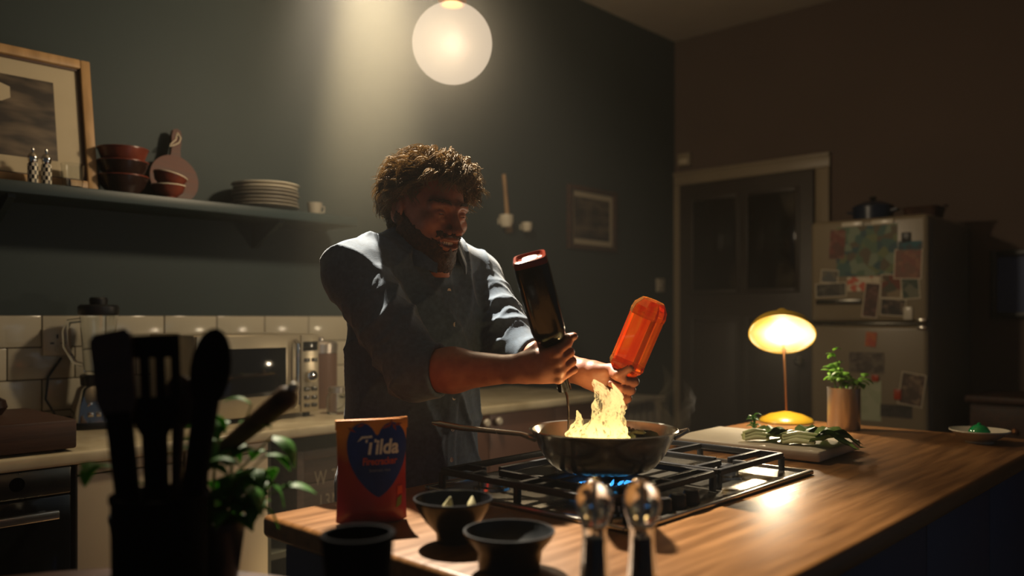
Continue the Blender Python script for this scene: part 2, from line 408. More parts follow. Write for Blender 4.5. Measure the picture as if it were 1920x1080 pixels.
# ================================================================ BACK COUNTER RUN
put('stone_worktop', MB().rbox(-1.2, 2.35, .98, WV-.0125, .886, .92, .008, 3), 'stone', label='pale stone worktop running along the back wall', cat='worktop')
ov = thing('built_in_oven', 'dark built in oven with steel control panel and bar handle', 'oven', (-.58, 1.0, 0))
put('body', MB().box(0, .605, .025, .58, .08, .884), 'black', ov)
cp = put('control_panel', MB().rbox(.003, .602, 0, .025, .812, .882, .004), 'steel_dark', ov)
for k in range(4):
    kn = MB().lathe([(0, -.028), (.013, -.028), (.016, -.024), (.018, 0)], 20).xf(Matrix.Translation((.09+.125*k+.01, 0, .85)) @ Matrix.Rotation(-PI/2, 4, 'X') @ Matrix.Scale(-1, 4, (0, 0, 1)))
    put('knob', kn, 'chrome', cp)
dr = put('oven_door', MB().rbox(.003, .602, 0, .025, .14, .808, .004), 'smoked', ov)
hb = MB().rbox(.04, .56, -.045, -.03, .757, .779, .003)
for x in (.07, .53):
    t = MB().box(x-.008, x+.008, -.031, .002, .761, .775); hb.add(t.v, t.f)
put('handle', hb, 'steel', dr)
put('plinth', MB().box(.003, .602, .05, .07, 0, .12), 'black', ov)
def cupboard(u0, u1, fronts, mt, label, knobs=()):
    c = thing('kitchen_cupboard', label, 'cupboard', (u0, 1.0, 0), group='base units under the back worktop')
    w = u1-u0; put('carcass', MB().box(.004, w-.004, .022, .585, .1, .884), mt, c)
    put('plinth', MB().box(.004, w-.004, .06, .08, 0, .1), 'nook', c)
    fr = []
    for (x0, x1, z0, z1, nm) in fronts:
        fr.append(put(nm, MB().rbox(x0+.002, x1-.002, 0, .022, z0+.002, z1-.002, .003), mt, c))
    for (x, z, i) in knobs:
        put('knob', MB().lathe([(0, .03), (.012, .03), (.016, .024), (.014, .016), (.006, .012), (.007, 0)], 16).xf(Matrix.Translation((x, 0, z)) @ Matrix.Rotation(PI/2, 4, 'X')), 'ceramic', fr[i])
    return c
cupboard(.035, .325, [(0, .29, .853, .884, 'drawer'), (0, .29, .11, .853, 'door')], 'cream', 'narrow cream cupboard next to the dark oven')
cupboard(.33, .60, [(0, .27, .853, .884, 'drawer'), (0, .27, .735, .853, 'drawer'), (0, .27, .11, .735, 'door')], 'cream', 'cream drawer unit left of the open nook', [(.2, .80, 1)])
cupboard(1.16, 2.34, [(0, .425, .11, .884, 'door'), (.425, .83, .11, .884, 'door'), (.83, 1.18, .11, .884, 'door')], 'brown_cab', 'brown double cupboard with pale knobs behind the frying pan', [(.39, .856, 0), (.46, .856, 1)])
nk = thing('open_nook', 'dark open shelf nook under the back worktop', 'nook', (.60, 1.0, 0))
put('back_panel', MB().box(.004, .556, .565, .585, .1, .884), 'nook', nk)
put('side_panel', MB().box(.002, .02, 0.02, .565, .1, .884), 'nook', nk)
put('side_panel', MB().box(.54, .556, 0.02, .565, .1, .884), 'nook', nk)
put('shelf', MB().box(.02, .54, .02, .565, .50, .52), 'nook', nk)
put('plinth', MB().box(.004, .556, .06, .08, 0, .1), 'nook', nk)
# crate with stencilled lettering
cr = thing('storage_crate', 'dark wooden crate with stencilled letters in the open nook', 'crate', (.715, 1.02, .52))
for k, (z0, z1) in enumerate(((.002, .10), (.104, .202), (.206, .31))):
    put('slat', MB().rbox(0, .40, 0, .016, z0, z1, .002), 'crate', cr)
    put('slat', MB().rbox(.004, .016, .018, .40, z0, z1, .002), 'crate', cr)
    put('slat', MB().rbox(.384, .396, .018, .40, z0, z1, .002), 'crate', cr)
put('frame', MB().rbox(-.008, .018, -.012, 0, 0, .315, .002).rbox(.382, .408, -.012, 0, 0, .315, .002).rbox(.018, .382, -.012, 0, .285, .315, .002).rbox(.018, .382, -.012, 0, 0, .025, .002), 'crate', cr)
put('base', MB().box(.016, .384, .018, .40, .002, .014), 'crate', cr)
put('back', MB().rbox(.004, .396, .40, .414, .002, .30, .002), 'crate', cr)
for txt, z in (('W T J 1', .205), ('13M15', .125)):
    t = text_mesh(txt, .075, offset=.0005, spacing=1.15)
    t.v = [(x*.62+.15, -.0012, y*.9+z-.01) for x, y, _ in t.v]
    put('lettering', t, 'stencil', cr, fix=False, smooth=False)
# tongue and groove unit at the far end
tg = thing('boarded_cupboard', 'grey tongue and groove cupboard at the far end of the worktop', 'cupboard', (2.37, 1.0, 0))
put('carcass', MB().box(0, .47, .02, .60, .06, .845), 'rad', tg)
for k in range(8): put('board', MB().rbox(.002+.0585*k, .0575+.0585*k, 0, .02, .06, .845, .004), 'rad', tg)
put('top', MB().rbox(-.01, .485, -.015, .605, .845, .872, .005), 'rad', tg)

# ================================================================ THINGS ON THE BACK WORKTOP
blk = thing('chopping_block', 'thick dark wooden chopping block on the left of the worktop', 'chopping block', (-.44, .995, .92))
put('block', MB().rbox(0, .475, 0, .40, .008, .085, .006), 'darkwood', blk)
for x in (.03, .445):
    for y in (.04, .36): put('foot', MB().lathe([(.014, 0), (.016, .009)], 12, (x, y, 0)), 'black', blk)
for i, (x, y, r, mt, lb) in enumerate(((-.10, 1.22, .034, 'darkglaze', 'dark purple onion on the chopping block, rear one'), (-.17, 1.14, .03, 'darkglaze', 'dark purple onion on the chopping block, front one'), (-.215, 1.045, .024, 'garlic', 'pale garlic bulb at the edge of the chopping block'))):
    o = thing('onion' if i < 2 else 'garlic_bulb', lb, 'onion' if i < 2 else 'garlic', (x, y, 1.005))
    put('bulb', MB().lathe([(.001, 0), (r*.6, r*.08), (r, r*.7), (r*.85, r*1.25), (r*.3, r*1.6), (r*.12, r*1.9)], 20), mt, o)
    put('root', MB().tube([(0, 0, r*1.85), (.004, .002, r*2.4)], [r*.12, r*.03], 6), 'pestle', o)
bl = thing('jug_blender', 'glass jug blender with black lid and chrome base', 'blender', (.265, 1.475, .92), math.radians(-10))
sq = lambda r, z, n=24, p=4.0: [(math.copysign(abs(math.cos(2*PI*k/n))**(2/p), math.cos(2*PI*k/n))*r, math.copysign(abs(math.sin(2*PI*k/n))**(2/p), math.sin(2*PI*k/n))*r, z) for k in range(n)]
def loft(rings, cap=True):
    n = len(rings[0]); vs = [p for r in rings for p in r]; fs = []
    for i in range(len(rings)-1):
        for k in range(n): k2 = (k+1) % n; fs.append((i*n+k, i*n+k2, (i+1)*n+k2, (i+1)*n+k))
    if cap: fs.append(tuple(range(n))[::-1]); fs.append(tuple((len(rings)-1)*n+k for k in range(n)))
    return MB().add(vs, fs)
put('foot', loft([sq(.084, 0), sq(.086, .012), sq(.082, .022)]), 'black', bl)
bs = put('base', loft([sq(.080, .022), sq(.074, .07), sq(.060, .125), sq(.05, .135)]), 'chrome', bl)
for k in range(4):
    for j in range(2):
        put('button', MB().rbox(-.045+.024*k, -.028+.024*k, -.083+.012*j, -.07+.012*j, .04+.03*j, .055+.03*j, .003), 'steel', bs)
put('collar', loft([sq(.05, .135), sq(.052, .165), sq(.045, .17)]), 'black', bl)
jar = MB().lathe([(.04, .17), (.043, .18), (.056, .36), (.058, .362), (.054, .36), (.041, .182), (.0, .178)], 28)
j = put('jug', jar, 'glass', bl)
put('handle', MB().tube([(-.052, 0, .345), (-.085, 0, .34), (-.098, 0, .31), (-.095, 0, .26), (-.07, 0, .21), (-.046, 0, .2)], [.008, .009, .009, .009, .008, .007], 10), 'glass', j)
ld = put('lid', loft([sq(.057, .36, p=2.4), sq(.06, .366, p=2.4), sq(.06, .388, p=2.4), sq(.054, .394, p=2.4)]), 'black', bl)
put('lid_cap', MB().lathe([(.026, .394), (.028, .412), (.024, .418), (0, .418)], 20), 'black', ld)
put('cord', MB().tube([(-.07, .06, .03), (-.11, .07, .03), (-.14, .08, .09), (-.13, .10, .16), (-.09, .12, .22)], .004, 6), 'black', bl)
so = thing('wall_socket', 'white power socket on the tiled splashback', 'socket', (.182, WV-.011, 1.149))
pl = put('plate', MB().rbox(-.043, .043, -.012, 0, 0, .09, .003), 'socket', so)
for (x, z, w, h) in ((0, .062, .006, .014), (-.016, .04, .012, .006), (.016, .04, .012, .006)):
    put('pin_slot', MB().box(x-w/2, x+w/2, -.0125, -.0115, z-h/2, z+h/2), 'black', pl)
put('rocker', MB().rbox(-.008, .008, -.017, -.011, .012, .028, .002), 'socket', so)
mw = thing('microwave_oven', 'steel microwave oven with dial on the back worktop', 'microwave', (.46, 1.20, .92))
put('body', MB().rbox(0, .46, .02, .35, .015, .295, .006), 'mwsteel', mw)
dd = put('door', MB().rbox(.002, .382, 0, .02, .018, .292, .004), 'mwsteel', mw)
put('window', MB().rbox(.07, .325, -.002, .004, .085, .25, .003), 'smoked', dd)
put('handle', MB().tube([(.358, -.004, .04), (.358, -.022, .05), (.358, -.022, .262), (.358, -.004, .272)], .008, 10), 'chrome', dd)
cpn = put('control_panel', MB().rbox(.385, .458, 0, .02, .018, .292, .004), 'mwsteel', mw)
put('display', MB().rbox(.392, .452, -.002, .004, .235, .268, .002), 'smoked', cpn)
put('dial', MB().lathe([(.022, 0), (.02, .018), (.017, .02), (0, .02)], 24).xf(Matrix.Translation((.421, 0, .145)) @ Matrix.Rotation(PI/2, 4, 'X')), 'chrome', cpn)
for z in (.195, .092, .062, .035):
    for x in (.396, .426): put('button', MB().rbox(x, x+.024, -.003, .002, z, z+.014, .002), 'steel_dark', cpn)
for x in (.03, .43):
    for y in (.04, .31): put('foot', MB().lathe([(.012, 0), (.014, .016)], 12, (x, y, 0)), 'black', mw)
cd = thing('tea_canister', 'brown tin canister between microwave and man', 'canister', (1.085, 1.44, .92))
put('body', MB().lathe([(0, 0), (.062, 0), (.064, .005), (.064, .22), (.06, .225), (0, .225)], 28), 'brown_cab', cd)
put('lid', MB().lathe([(.066, .215), (.067, .25), (.06, .258), (.012, .26), (.012, .275), (0, .277)], 28), 'tin', cd)
gj = thing('glass_jar', 'small clear glass jar in front of the microwave panel', 'jar', (1.0, 1.21, .92))
put('jar_body', MB().lathe([(0, 0), (.032, 0), (.036, .006), (.037, .06), (.026, .08), (.026, .09), (.023, .09), (.023, .08), (.033, .058), (.032, .01), (0, .006)], 24), 'glass', gj)
put('lid', MB().lathe([(.029, .078), (.029, .098), (.025, .1), (0, .1)], 20), 'tin', gj)

# ================================================================ WALL SHELF AND WHAT STANDS ON IT
SZ = 1.675
sh = thing('wall_shelf', 'long dark teal shelf across the back wall', 'shelf', (-1.2, WV, SZ))
put('board', MB().rbox(0, 2.42, -.24, -.001, -.036, 0, .003), 'shelf', sh)
for x in (.3, 1.2, 2.1): put('bracket', MB().prism([(-.001, -.036), (-.2, -.036), (-.2, -.046), (-.012, -.13), (-.001, -.13)], -.01, .01).xf(Matrix.Translation((x, 0, 0)) @ Matrix(((0, 0, 1, 0), (1, 0, 0, 0), (0, 1, 0, 0), (0, 0, 0, 1)))), 'shelf', sh)
# leaning framed picture: built upright with its face to -y, then tilted
pf = thing('framed_picture', 'large pale wooden picture frame leaning on the shelf', 'picture', (-.56, 1.478, SZ+.002))
pf.rotation_euler = (-math.radians(10), 0, 0)
W_, H_ = .82, .44
def frame_bars(w, h, b, y0, y1, r=.004):
    q = MB(); q.rbox(0, b, y0, y1, 0, h, r); q.rbox(w-b, w, y0, y1, 0, h, r); q.rbox(b, w-b, y0, y1, 0, b, r); q.rbox(b, w-b, y0, y1, h-b, h, r); return q
put('frame', frame_bars(W_, H_, .03, -.02, .015), 'oak_frame', pf)
t_ = frame_bars(W_-.05, H_-.05, .012, -.008, .004, .002).xf(Matrix.Translation((.025, 0, .025))); put('slip', t_, 'darkwood', pf)
put('mount', MB().box(.03, W_-.03, 0, .004, .03, H_-.03), 'mount', pf)
PM = Mat('moody_landscape_print'); PM.b.inputs['Roughness'].default_value = .5
tc = PM.node('ShaderNodeTexCoord'); nz = PM.node('ShaderNodeTexNoise'); nz.inputs['Scale'].default_value = 7
mp = PM.node('ShaderNodeMapping'); mp.inputs['Scale'].default_value = (1, 1, 3); PM.l.new(tc.outputs['Object'], mp.inputs[0]); PM.l.new(mp.outputs[0], nz.inputs[0])
rp = PM.node('ShaderNodeValToRGB'); rp.color_ramp.elements[0].color = (*hx('241c18'), 1); rp.color_ramp.elements[1].color = (*hx('6a5a48'), 1); rp.color_ramp.elements[0].position = .42; rp.color_ramp.elements[1].position = .7
PM.l.new(nz.outputs[0], rp.inputs[0]); PM.l.new(rp.outputs[0], PM.b.inputs['Base Color'])
put('print', MB().box(.10, W_-.11, -.001, .002, .09, H_-.09), PM.m, pf)
put('pale_cloud', MB().prism([(.12, .26), (.45, .255), (.56, .26), (.585, .275), (.585, .31), (.54, .325), (.47, .34), (.12, .345)], -.001, .001).xf(Matrix(((1, 0, 0, 0), (0, 0, 1, -.002), (0, 1, 0, 0), (0, 0, 0, 1)))), 'mount', pf)
CK = Mat('black_white_check'); tc = CK.node('ShaderNodeTexCoord'); ck = CK.node('ShaderNodeTexChecker'); ck.inputs['Scale'].default_value = 80
ck.inputs['Color1'].default_value = (*hx('d8ceb8'), 1); ck.inputs['Color2'].default_value = (*hx('101010'), 1); CK.l.new(tc.outputs['Object'], ck.inputs[0]); CK.l.new(ck.outputs[0], CK.b.inputs['Base Color']); CK.b.inputs['Roughness'].default_value = .3
for (u, lb) in ((.052, 'black and white checked mill on the shelf, left of the pair'), (.089, 'black and white checked mill on the shelf, right of the pair')):
    q = thing('checked_mill', lb, 'pepper mill', (u, 1.405, SZ), group='checked mills on the shelf')
    put('body', MB().lathe([(0, 0), (.0145, 0), (.0145, .058), (.011, .062)], 20), CK.m, q)
    hd = put('head', MB().lathe([(.011, .062), (.014, .07), (.0145, .08), (.009, .09), (.003, .093)], 20), 'chrome', q)
    put('finial', MB().lathe([(.003, .093), (.005, .1), (.003, .107), (0, .108)], 12), 'chrome', hd)
q = thing('glass_tumbler', 'clear tumbler on the shelf in front of the picture frame', 'glass', (.17, 1.425, SZ))
put('wall', MB().lathe([(0, 0), (.028, 0), (.034, .075), (.032, .075), (.027, .005), (0, .005)], 24), 'glass', q)
def bowl_prof(r, h, foot=.5, t=.004): return [(0, 0), (r*foot, 0), (r*foot, .006), (r*.85, h*.5), (r, h), (r-t, h), (r*.85-t, h*.5), (r*foot-t, .01), (0, .009)]
for i, (z, mt, lb) in enumerate(((0, 'darkglaze', 'dark ribbed bowl at the bottom of the shelf stack'), (.052, 'darkglaze', 'dark brown bowl in the middle of the shelf stack'), (.098, 'redclay', 'dark red bowl on top of the shelf stack'))):
    q = thing('stacked_bowl', lb, 'bowl', (.34, 1.47, SZ+z*.92), group='bowls stacked on the shelf')
    put('bowl', MB().lathe(bowl_prof(.078, .062, .6), 32), mt, q)
    put('rim', MB().lathe([(.076, .060), (.0795, .0605), (.0795, .064), (.076, .064)], 32, closed=True), 'redclay', q)
q = thing('paddle_board', 'round wooden paddle board with a looped cord, leaning on the wall', 'serving board', (.535, 1.535, SZ+.001)); q.rotation_euler = (-math.radians(9), math.radians(7), 0)
pts = [(.088*math.sin(a), .088-.088*math.cos(a)) for a in np.linspace(.0, 2*PI, 40)[:-1]]
poly = []
for a in np.linspace(math.radians(12), math.radians(348), 36): poly.append((.088*math.sin(a), .088+.088*math.cos(a)))
poly += [(-.016, .20), (-.018, .25), (-.014, .272), (0, .279), (.014, .272), (.018, .25), (.016, .20)]
put('board', MB().prism(poly, -.009, .009).xf(Matrix(((1, 0, 0, 0), (0, 0, 1, 0), (0, 1, 0, 0), (0, 0, 0, 1)))), 'paddle', q)
put('cord', MB().tube([(.0, -.012, .262), (.012, -.014, .245), (.006, -.016, .225), (-.012, -.016, .21), (-.026, -.014, .203), (-.022, -.013, .213), (-.004, -.011, .235), (0, -.01, .262)], .0022, 6), 'paper', q)
for (u, z, rx, lb) in ((.475, 0, 0, 'red clay bowl on the shelf below the paddle board'), (.472, .036, .25, 'red clay bowl tipped inside another on the shelf')):
    q = thing('clay_bowl', lb, 'bowl', (u, 1.435, SZ+z), group='red clay bowls'); q.rotation_euler = (0, rx, 0)
    put('bowl', MB().lathe(bowl_prof(.055, .045, .5), 28), 'redclay', q)
    put('rim', MB().lathe([(.053, .044), (.0558, .044), (.0558, .047), (.053, .047)], 28, closed=True), 'paper', q)
for k in range(7):
    z = k*.0135; r = .125-.003*(k % 3)
    q = thing('dinner_plate', ['grey blue plate at the bottom of the shelf stack', 'second grey blue plate from the bottom of the shelf stack', 'third grey blue plate from the bottom of the shelf stack', 'middle grey blue plate of the shelf stack', 'third plate from the top of the shelf stack', 'cream plate second from the top of the shelf stack', 'cream plate on top of the shelf stack'][k], 'plate', (.875, 1.492, SZ+z), group='plates stacked on the shelf')
    mt = 'ceramic' if k > 4 else 'rad'
    put('well', MB().lathe([(0, 0), (r*.55, 0), (r*.6, .003), (r*.6, .008), (0, .006)], 32), mt, q)
    put('rim', MB().lathe([(r*.6, .003), (r, .016), (r, .019), (r*.6, .0085)], 40, closed=True), mt, q)
q = thing('small_cup', 'small grey cup on the shelf beside the plates', 'cup', (1.07, 1.46, SZ))
put('cup', MB().lathe([(0, 0), (.022, 0), (.03, .05), (.028, .05), (.02, .005), (0, .005)], 24), 'rad', q)
put('handle', MB().tube([(.027, 0, .042), (.045, 0, .038), (.045, 0, .018), (.024, 0, .012)], .003, 8), 'rad', q)
# on the back wall, beyond the man
q = thing('hanging_picture', 'small dark framed picture hanging on the teal wall', 'picture', (2.82, WV, 1.665))
put('frame', frame_bars(.45, .36, .028, -.03, -.002, .003), 'darkwood', q)
put('mount', MB().box(.028, .422, -.012, -.006, .028, .332), 'mount', q)
put('print', MB().box(.06, .39, -.014, -.012, .06, .30), PM.m, q)
q = thing('wooden_spatula', 'wooden spatula hanging on the back wall beside two mugs', 'spatula', (2.345, WV, 1.715)); q.rotation_euler = (0, math.radians(-7), 0)
put('blade', MB().prism([(-.022, 0), (.022, 0), (.026, .06), (.014, .10), (-.014, .10), (-.026, .06)], -.012, -.004).xf(Matrix(((1, 0, 0, 0), (0, 0, 1, 0), (0, 1, 0, 0), (0, 0, 0, 1)))), 'oak_frame', q)
put('handle', MB().tube([(0, -.008, .095), (0, -.008, .2), (0, -.008, .3)], [.012, .01, .011], 10), 'oak_frame', q)
put('hook', MB().tube([(0, 0, .31), (0, -.02, .305), (0, -.022, .285)], .003, 6), 'chrome', q)
for (u, r, z, lb) in ((2.272, .036, 1.735, 'round white mug hanging on the back wall, the larger'), (2.428, .027, 1.725, 'round white mug hanging on the back wall, the smaller')):
    q = thing('hanging_mug', lb, 'mug', (u, WV-.06, z), group='mugs on the back wall')
    put('cup', MB().lathe([(0, 0), (r*.7, 0), (r, r*.7), (r, r*1.7), (r-.003, r*1.7), (r-.003, r*.7), (0, .005)], 24), 'ceramic', q)
    put('handle', MB().tube([(0, r, r*1.4), (0, r+.02, r*1.3), (0, r+.02, r*.6), (0, r, r*.5)], .004, 8), 'ceramic', q)
    put('hook', MB().tube([(0, .06, r*1.9), (0, r+.014, r*1.8), (0, r+.012, r*1.25)], .0025, 6), 'chrome', q)
q = thing('wall_picture', 'dark navy framed picture on the wall right of the fridge', 'picture', (WU, -.74, 1.27))
put('frame', MB().rbox(-.03, -.002, 0, .03, 0, .34, .003).rbox(-.03, -.002, .47, .50, 0, .34, .003).rbox(-.03, -.002, .03, .47, 0, .03, .003).rbox(-.03, -.002, .03, .47, .31, .34, .003), 'black', q)
put('print', MB().box(-.012, -.004, .03, .47, .03, .31), 'navy', q)
# dresser in the dark beyond the fridge
q = thing('dark_dresser', 'dark wooden dresser in the shadow right of the fridge', 'dresser', (WU-.45, -1.35, 0))
put('body', MB().rbox(.02, .44, 0, 1.1, .06, .88, .004), 'darkwood', q)
put('top', MB().rbox(-.01, .445, -.015, 1.115, .88, .91, .006), 'darkwood', q)
for k in range(3):
    dr_ = put('drawer', MB().rbox(0, .02, .02+.36*k, .36+.36*k, .66, .86, .004), 'darkwood', q)
    put('knob', MB().ball((-.012, .19+.36*k, .76), .014, 12, 8), 'copper', dr_)
    dr_ = put('door', MB().rbox(0, .02, .02+.36*k, .36+.36*k, .08, .65, .004), 'darkwood', q)
    put('knob', MB().ball((-.012, .33+.36*k, .45), .014, 12, 8), 'copper', dr_)
for y in (.05, 1.05):
    for x in (.05, .40): put('leg', MB().lathe([(.02, 0), (.028, .06)], 12, (x, y, 0)), 'darkwood', q)

# ================================================================ FRIDGE
fr = thing('fridge_freezer', 'cream retro fridge freezer covered in papers and photos', 'fridge', (3.25, -.15, 0))
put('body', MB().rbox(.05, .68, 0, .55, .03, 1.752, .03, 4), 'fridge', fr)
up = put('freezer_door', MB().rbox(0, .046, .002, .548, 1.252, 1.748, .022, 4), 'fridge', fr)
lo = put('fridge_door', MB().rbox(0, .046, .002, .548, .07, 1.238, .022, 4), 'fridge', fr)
put('handle', MB().rbox(-.014, .002, .006, .05, 1.256, 1.268, .003), 'chrome', up)
put('trim_strip', MB().rbox(-.004, .004, .01, .54, 1.24, 1.25, .002), 'steel_dark', fr)
put('handle', MB().rbox(-.014, .002, .006, .05, 1.222, 1.234, .003), 'chrome', lo)
for y in (.05, .5): put('foot', MB().lathe([(.02, 0), (.024, .035)], 12, (.12, y, 0)), 'black', fr)
def paper_mat(name, cols, scale=14):
    M = Mat(name); M.b.inputs['Roughness'].default_value = .7
    tc = M.node('ShaderNodeTexCoord'); n = M.node('ShaderNodeTexVoronoi'); n.inputs['Scale'].default_value = scale
    M.l.new(tc.outputs['Object'], n.inputs['Vector']); sep = M.node('ShaderNodeSeparateColor'); M.l.new(n.outputs['Color'], sep.inputs[0])
    r = M.node('ShaderNodeValToRGB'); r.color_ramp.interpolation = 'CONSTANT'
    while len(r.color_ramp.elements) < len(cols): r.color_ramp.elements.new(.5)
    for i, c in enumerate(cols): r.color_ramp.elements[i].position = i/len(cols); r.color_ramp.elements[i].color = (*hx(c), 1)
    M.l.new(sep.outputs[0], r.inputs[0]); M.l.new(r.outputs[0], M.b.inputs['Base Color']); return M.m
FX = 3.25
papers = [ # v0, z0, v1, z1, colours, label, category
 (-.016, 1.473, .267, 1.712, ['46605a', '566a56', '3c5458', '6a7250', '5e5646', '74806c'], 'large green and blue painting on the freezer door', 'painting', 0),
 (.225, 1.56, .30, 1.70, ['6e4038', '7a5648', '5c4038'], 'red paper figure left of the green painting', 'paper', .06),
 (-.12, 1.455, -.006, 1.585, ['7c5248', '86604f', '74564a'], 'red lower half postcard right of the green painting', 'postcard', .04),
 (-.122, 1.585, -.02, 1.625, ['2e5a62', '3c4a50'], 'narrow teal card above the red postcard', 'card', .04),
 (.262, 1.447, .341, 1.504, ['6a6458', '585a58'], 'small grey snapshot near the left freezer edge', 'photo', .1),
 (.223, 1.378, .367, 1.440, ['4a4640', '5a564c', '3c3a36'], 'wide dark snapshot at the left freezer edge', 'photo', -.03),
 (.062, 1.40, .215, 1.468, ['c8bca4', 'bcae94', 'b8604a'], 'cream note with a red mark under the painting', 'note', 0),
 (.070, 1.277, .134, 1.435, ['5a4038', '6a4c44', '4a3832'], 'tall narrow brown photo strip on the freezer door', 'photo', .12),
 (-.032, 1.368, .055, 1.472, ['5a4a3c', '6a3c30', '48483c', '807058'], 'brown patterned snapshot in the freezer door cluster', 'photo', .05),
 (-.109, 1.362, -.036, 1.468, ['3f4a40', '50584a', '6a6a5a'], 'green grey snapshot at the right of the freezer cluster', 'photo', -.08),
 (-.05, 1.285, .057, 1.358, ['443a34', '6a5a4c', '302c2a'], 'dark group snapshot above the door gap', 'photo', .07),
 (.044, 1.012, .205, 1.108, ['5a5048', '6a6054', '4a423c'], 'grey landscape card on the fridge door', 'card', 0),
 (.056, .785, .150, .975, ['9aa082', 'a4a88c'], 'pale green note hanging on the lower fridge door', 'note', 0),
 (-.081, .81, .06, .868, ['33302c', '3e3a36'], 'dark wide card low on the fridge door', 'card', 0),
 (-.130, .872, -.03, 1.015, ['5c4a40', '7a6654', '4a3c34'], 'tilted brown portrait photo on the fridge door', 'photo', .14),
 (.078, 1.137, .128, 1.205, ['b0623a', 'a8523c'], 'orange paper figure below the door gap', 'paper', .1)]
for i, (v0, z0, v1, z1, cols, lb, ct, rt) in enumerate(papers):
    w, h = v1-v0, z1-z0
    q = thing({'painting': 'pinned_painting', 'paper': 'paper_cutout', 'photo': 'pinned_photo', 'card': 'pinned_card', 'note': 'pinned_note', 'postcard': 'pinned_postcard'}[ct], lb, ct, (FX-.0008-.0006*(i % 4), (v0+v1)/2, (z0+z1)/2), group='papers pinned on the fridge')
    q.rotation_euler = (rt, 0, 0)
    put('sheet', MB().box(-.0012, 0, -w/2, w/2, -h/2, h/2), paper_mat('paper_print_%d' % i, cols, 26+7*(i % 4)), q)
    if ct in ('photo', 'postcard'):
        put('border', MB().box(-.0014, -.0002, -w/2-.004, -w/2, -h/2-.004, h/2+.004).box(-.0014, -.0002, w/2, w/2+.004, -h/2-.004, h/2+.004).box(-.0014, -.0002, -w/2, w/2, h/2, h/2+.004).box(-.0014, -.0002, -w/2, w/2, -h/2-.004, -h/2), 'paper', q)
for (v, z, mt, sh_, lb) in ((.19, 1.722, 'ceramic', (.05, .012), 'white magnet strip holding the painting, left one'), (.05, 1.722, 'ceramic', (.05, .012), 'white magnet strip holding the painting, right one'), (.083, .988, 'foodred', (.016, .016), 'square red magnet on the fridge door'), (.257, 1.351, 'steel_dark', (.11, .012), 'long grey pen magnet under the dark snapshot'), (-.064, 1.293, 'ceramic', (.02, .03), 'white clip magnet above the door gap'), (-.055, 1.645, 'black', (.02, .022), 'black clip magnet above the teal card'), (-.018, .917, 'foodred', (.016, .024), 'faded red magnet beside the tilted portrait')):
    q = put('fridge_magnet', MB().rbox(-.007, 0, -sh_[0], sh_[0], -sh_[1]/1.0, sh_[1], .003), mt, None, (FX-.002, v, z), label=lb, cat='magnet', group='magnets on the fridge')
# pots on top of the fridge
q = thing('casserole_pot', 'dark blue lidded casserole on top of the fridge', 'pot', (3.52, .19, 1.752))
put('body', MB().lathe([(0, 0), (.085, 0), (.094, .01), (.097, .075), (.09, .075), (.087, .012), (0, .01)], 32), 'bluepot', q)
l_ = put('lid', MB().lathe([(.098, .075), (.096, .084), (.05, .105), (.02, .11), (0, .11)], 32), 'bluepot', q)
put('knob', MB().lathe([(.008, .109), (.018, .122), (.014, .132), (0, .134)], 16), 'black', l_)
for s in (1, -1): put('handle', MB().tube([(-.02, s*.093, .055), (-.02, s*.117, .06), (.02, s*.117, .06), (.02, s*.093, .055)], .007, 8), 'bluepot', q)
q = thing('roasting_tin', 'dark roasting tin on top of the fridge', 'roasting tin', (3.55, -.042, 1.752))
put('tray', loft([sq(.070, 0, 24, 6), sq(.082, .055, 24, 6), sq(.085, .058, 24, 6), sq(.079, .055, 24, 6), sq(.068, .004, 24, 6)]), 'darkwood', q)
for s in (1, -1): put('handle', MB().tube([(-.03, s*.08, .05), (-.03, s*.098, .062), (.03, s*.098, .062), (.03, s*.08, .05)], .005, 8), 'darkwood', q)
# ================================================================ ISLAND
T = .92
isl = thing('island_unit', 'navy painted kitchen island base under the oak worktop', 'kitchen island', (0, 0, 0))
put('carcass', MB().box(.04, 1.96, -.79, -.05, .1, .878), 'navy', isl)
for k in range(4): put('panel', MB().rbox(.045+.4785*k, .5165+.4785*k, -.81, -.79, .105, .873, .004), 'navy', isl)
put('end_panel', MB().rbox(1.96, 1.98, -.80, -.045, .105, .873, .004), 'navy', isl)
put('end_panel', MB().rbox(.02, .04, -.80, -.045, .105, .873, .004), 'navy', isl)
put('plinth', MB().box(.07, 1.93, -.75, -.09, 0, .1), 'black', isl)
put('oak_worktop', MB().rbox(0, 2.0, -.845, 0, .88, T, .010, 3), 'top', label='long oak worktop of the kitchen island', cat='worktop')
# ---- gas hob
H0, H1, K0, K1 = .336, 1.046, -.56, -.052
hob = thing('gas_hob', 'stainless steel gas hob with cast iron grates set in the island', 'hob', (0, 0, T))
put('tray', MB().rbox(H0+.004, H1-.004, K0+.004, K1-.004, .0005, .005, .002), 'hob', hob)
e = MB(); e.rbox(H0, H1, K0, K0+.014, .0005, .010, .003); e.rbox(H0, H1, K1-.014, K1, .0005, .010, .003); e.rbox(H0, H0+.014, K0+.014, K1-.014, .0005, .010, .003); e.rbox(H1-.014, H1, K0+.014, K1-.014, .0005, .010, .003)
put('rim', e, 'steel', hob)
burners = [(.573, -.327, .052), (.43, -.155, .03), (.425, -.46, .026), (.86, -.17, .036), (.86, -.44, .03)]
for (bu, bv, br) in burners:
    b_ = put('burner', MB().lathe([(0, .004), (br*1.35, .004), (br*1.3, .010), (br, .012), (br*.95, .022), (0, .022)], 28, (bu, bv, 0)), 'steel', hob)
    put('burner_cap', MB().lathe([(br*.98, .022), (br*.98, .028), (br*.85, .031), (0, .032)], 28, (bu, bv, 0)), 'iron', b_)
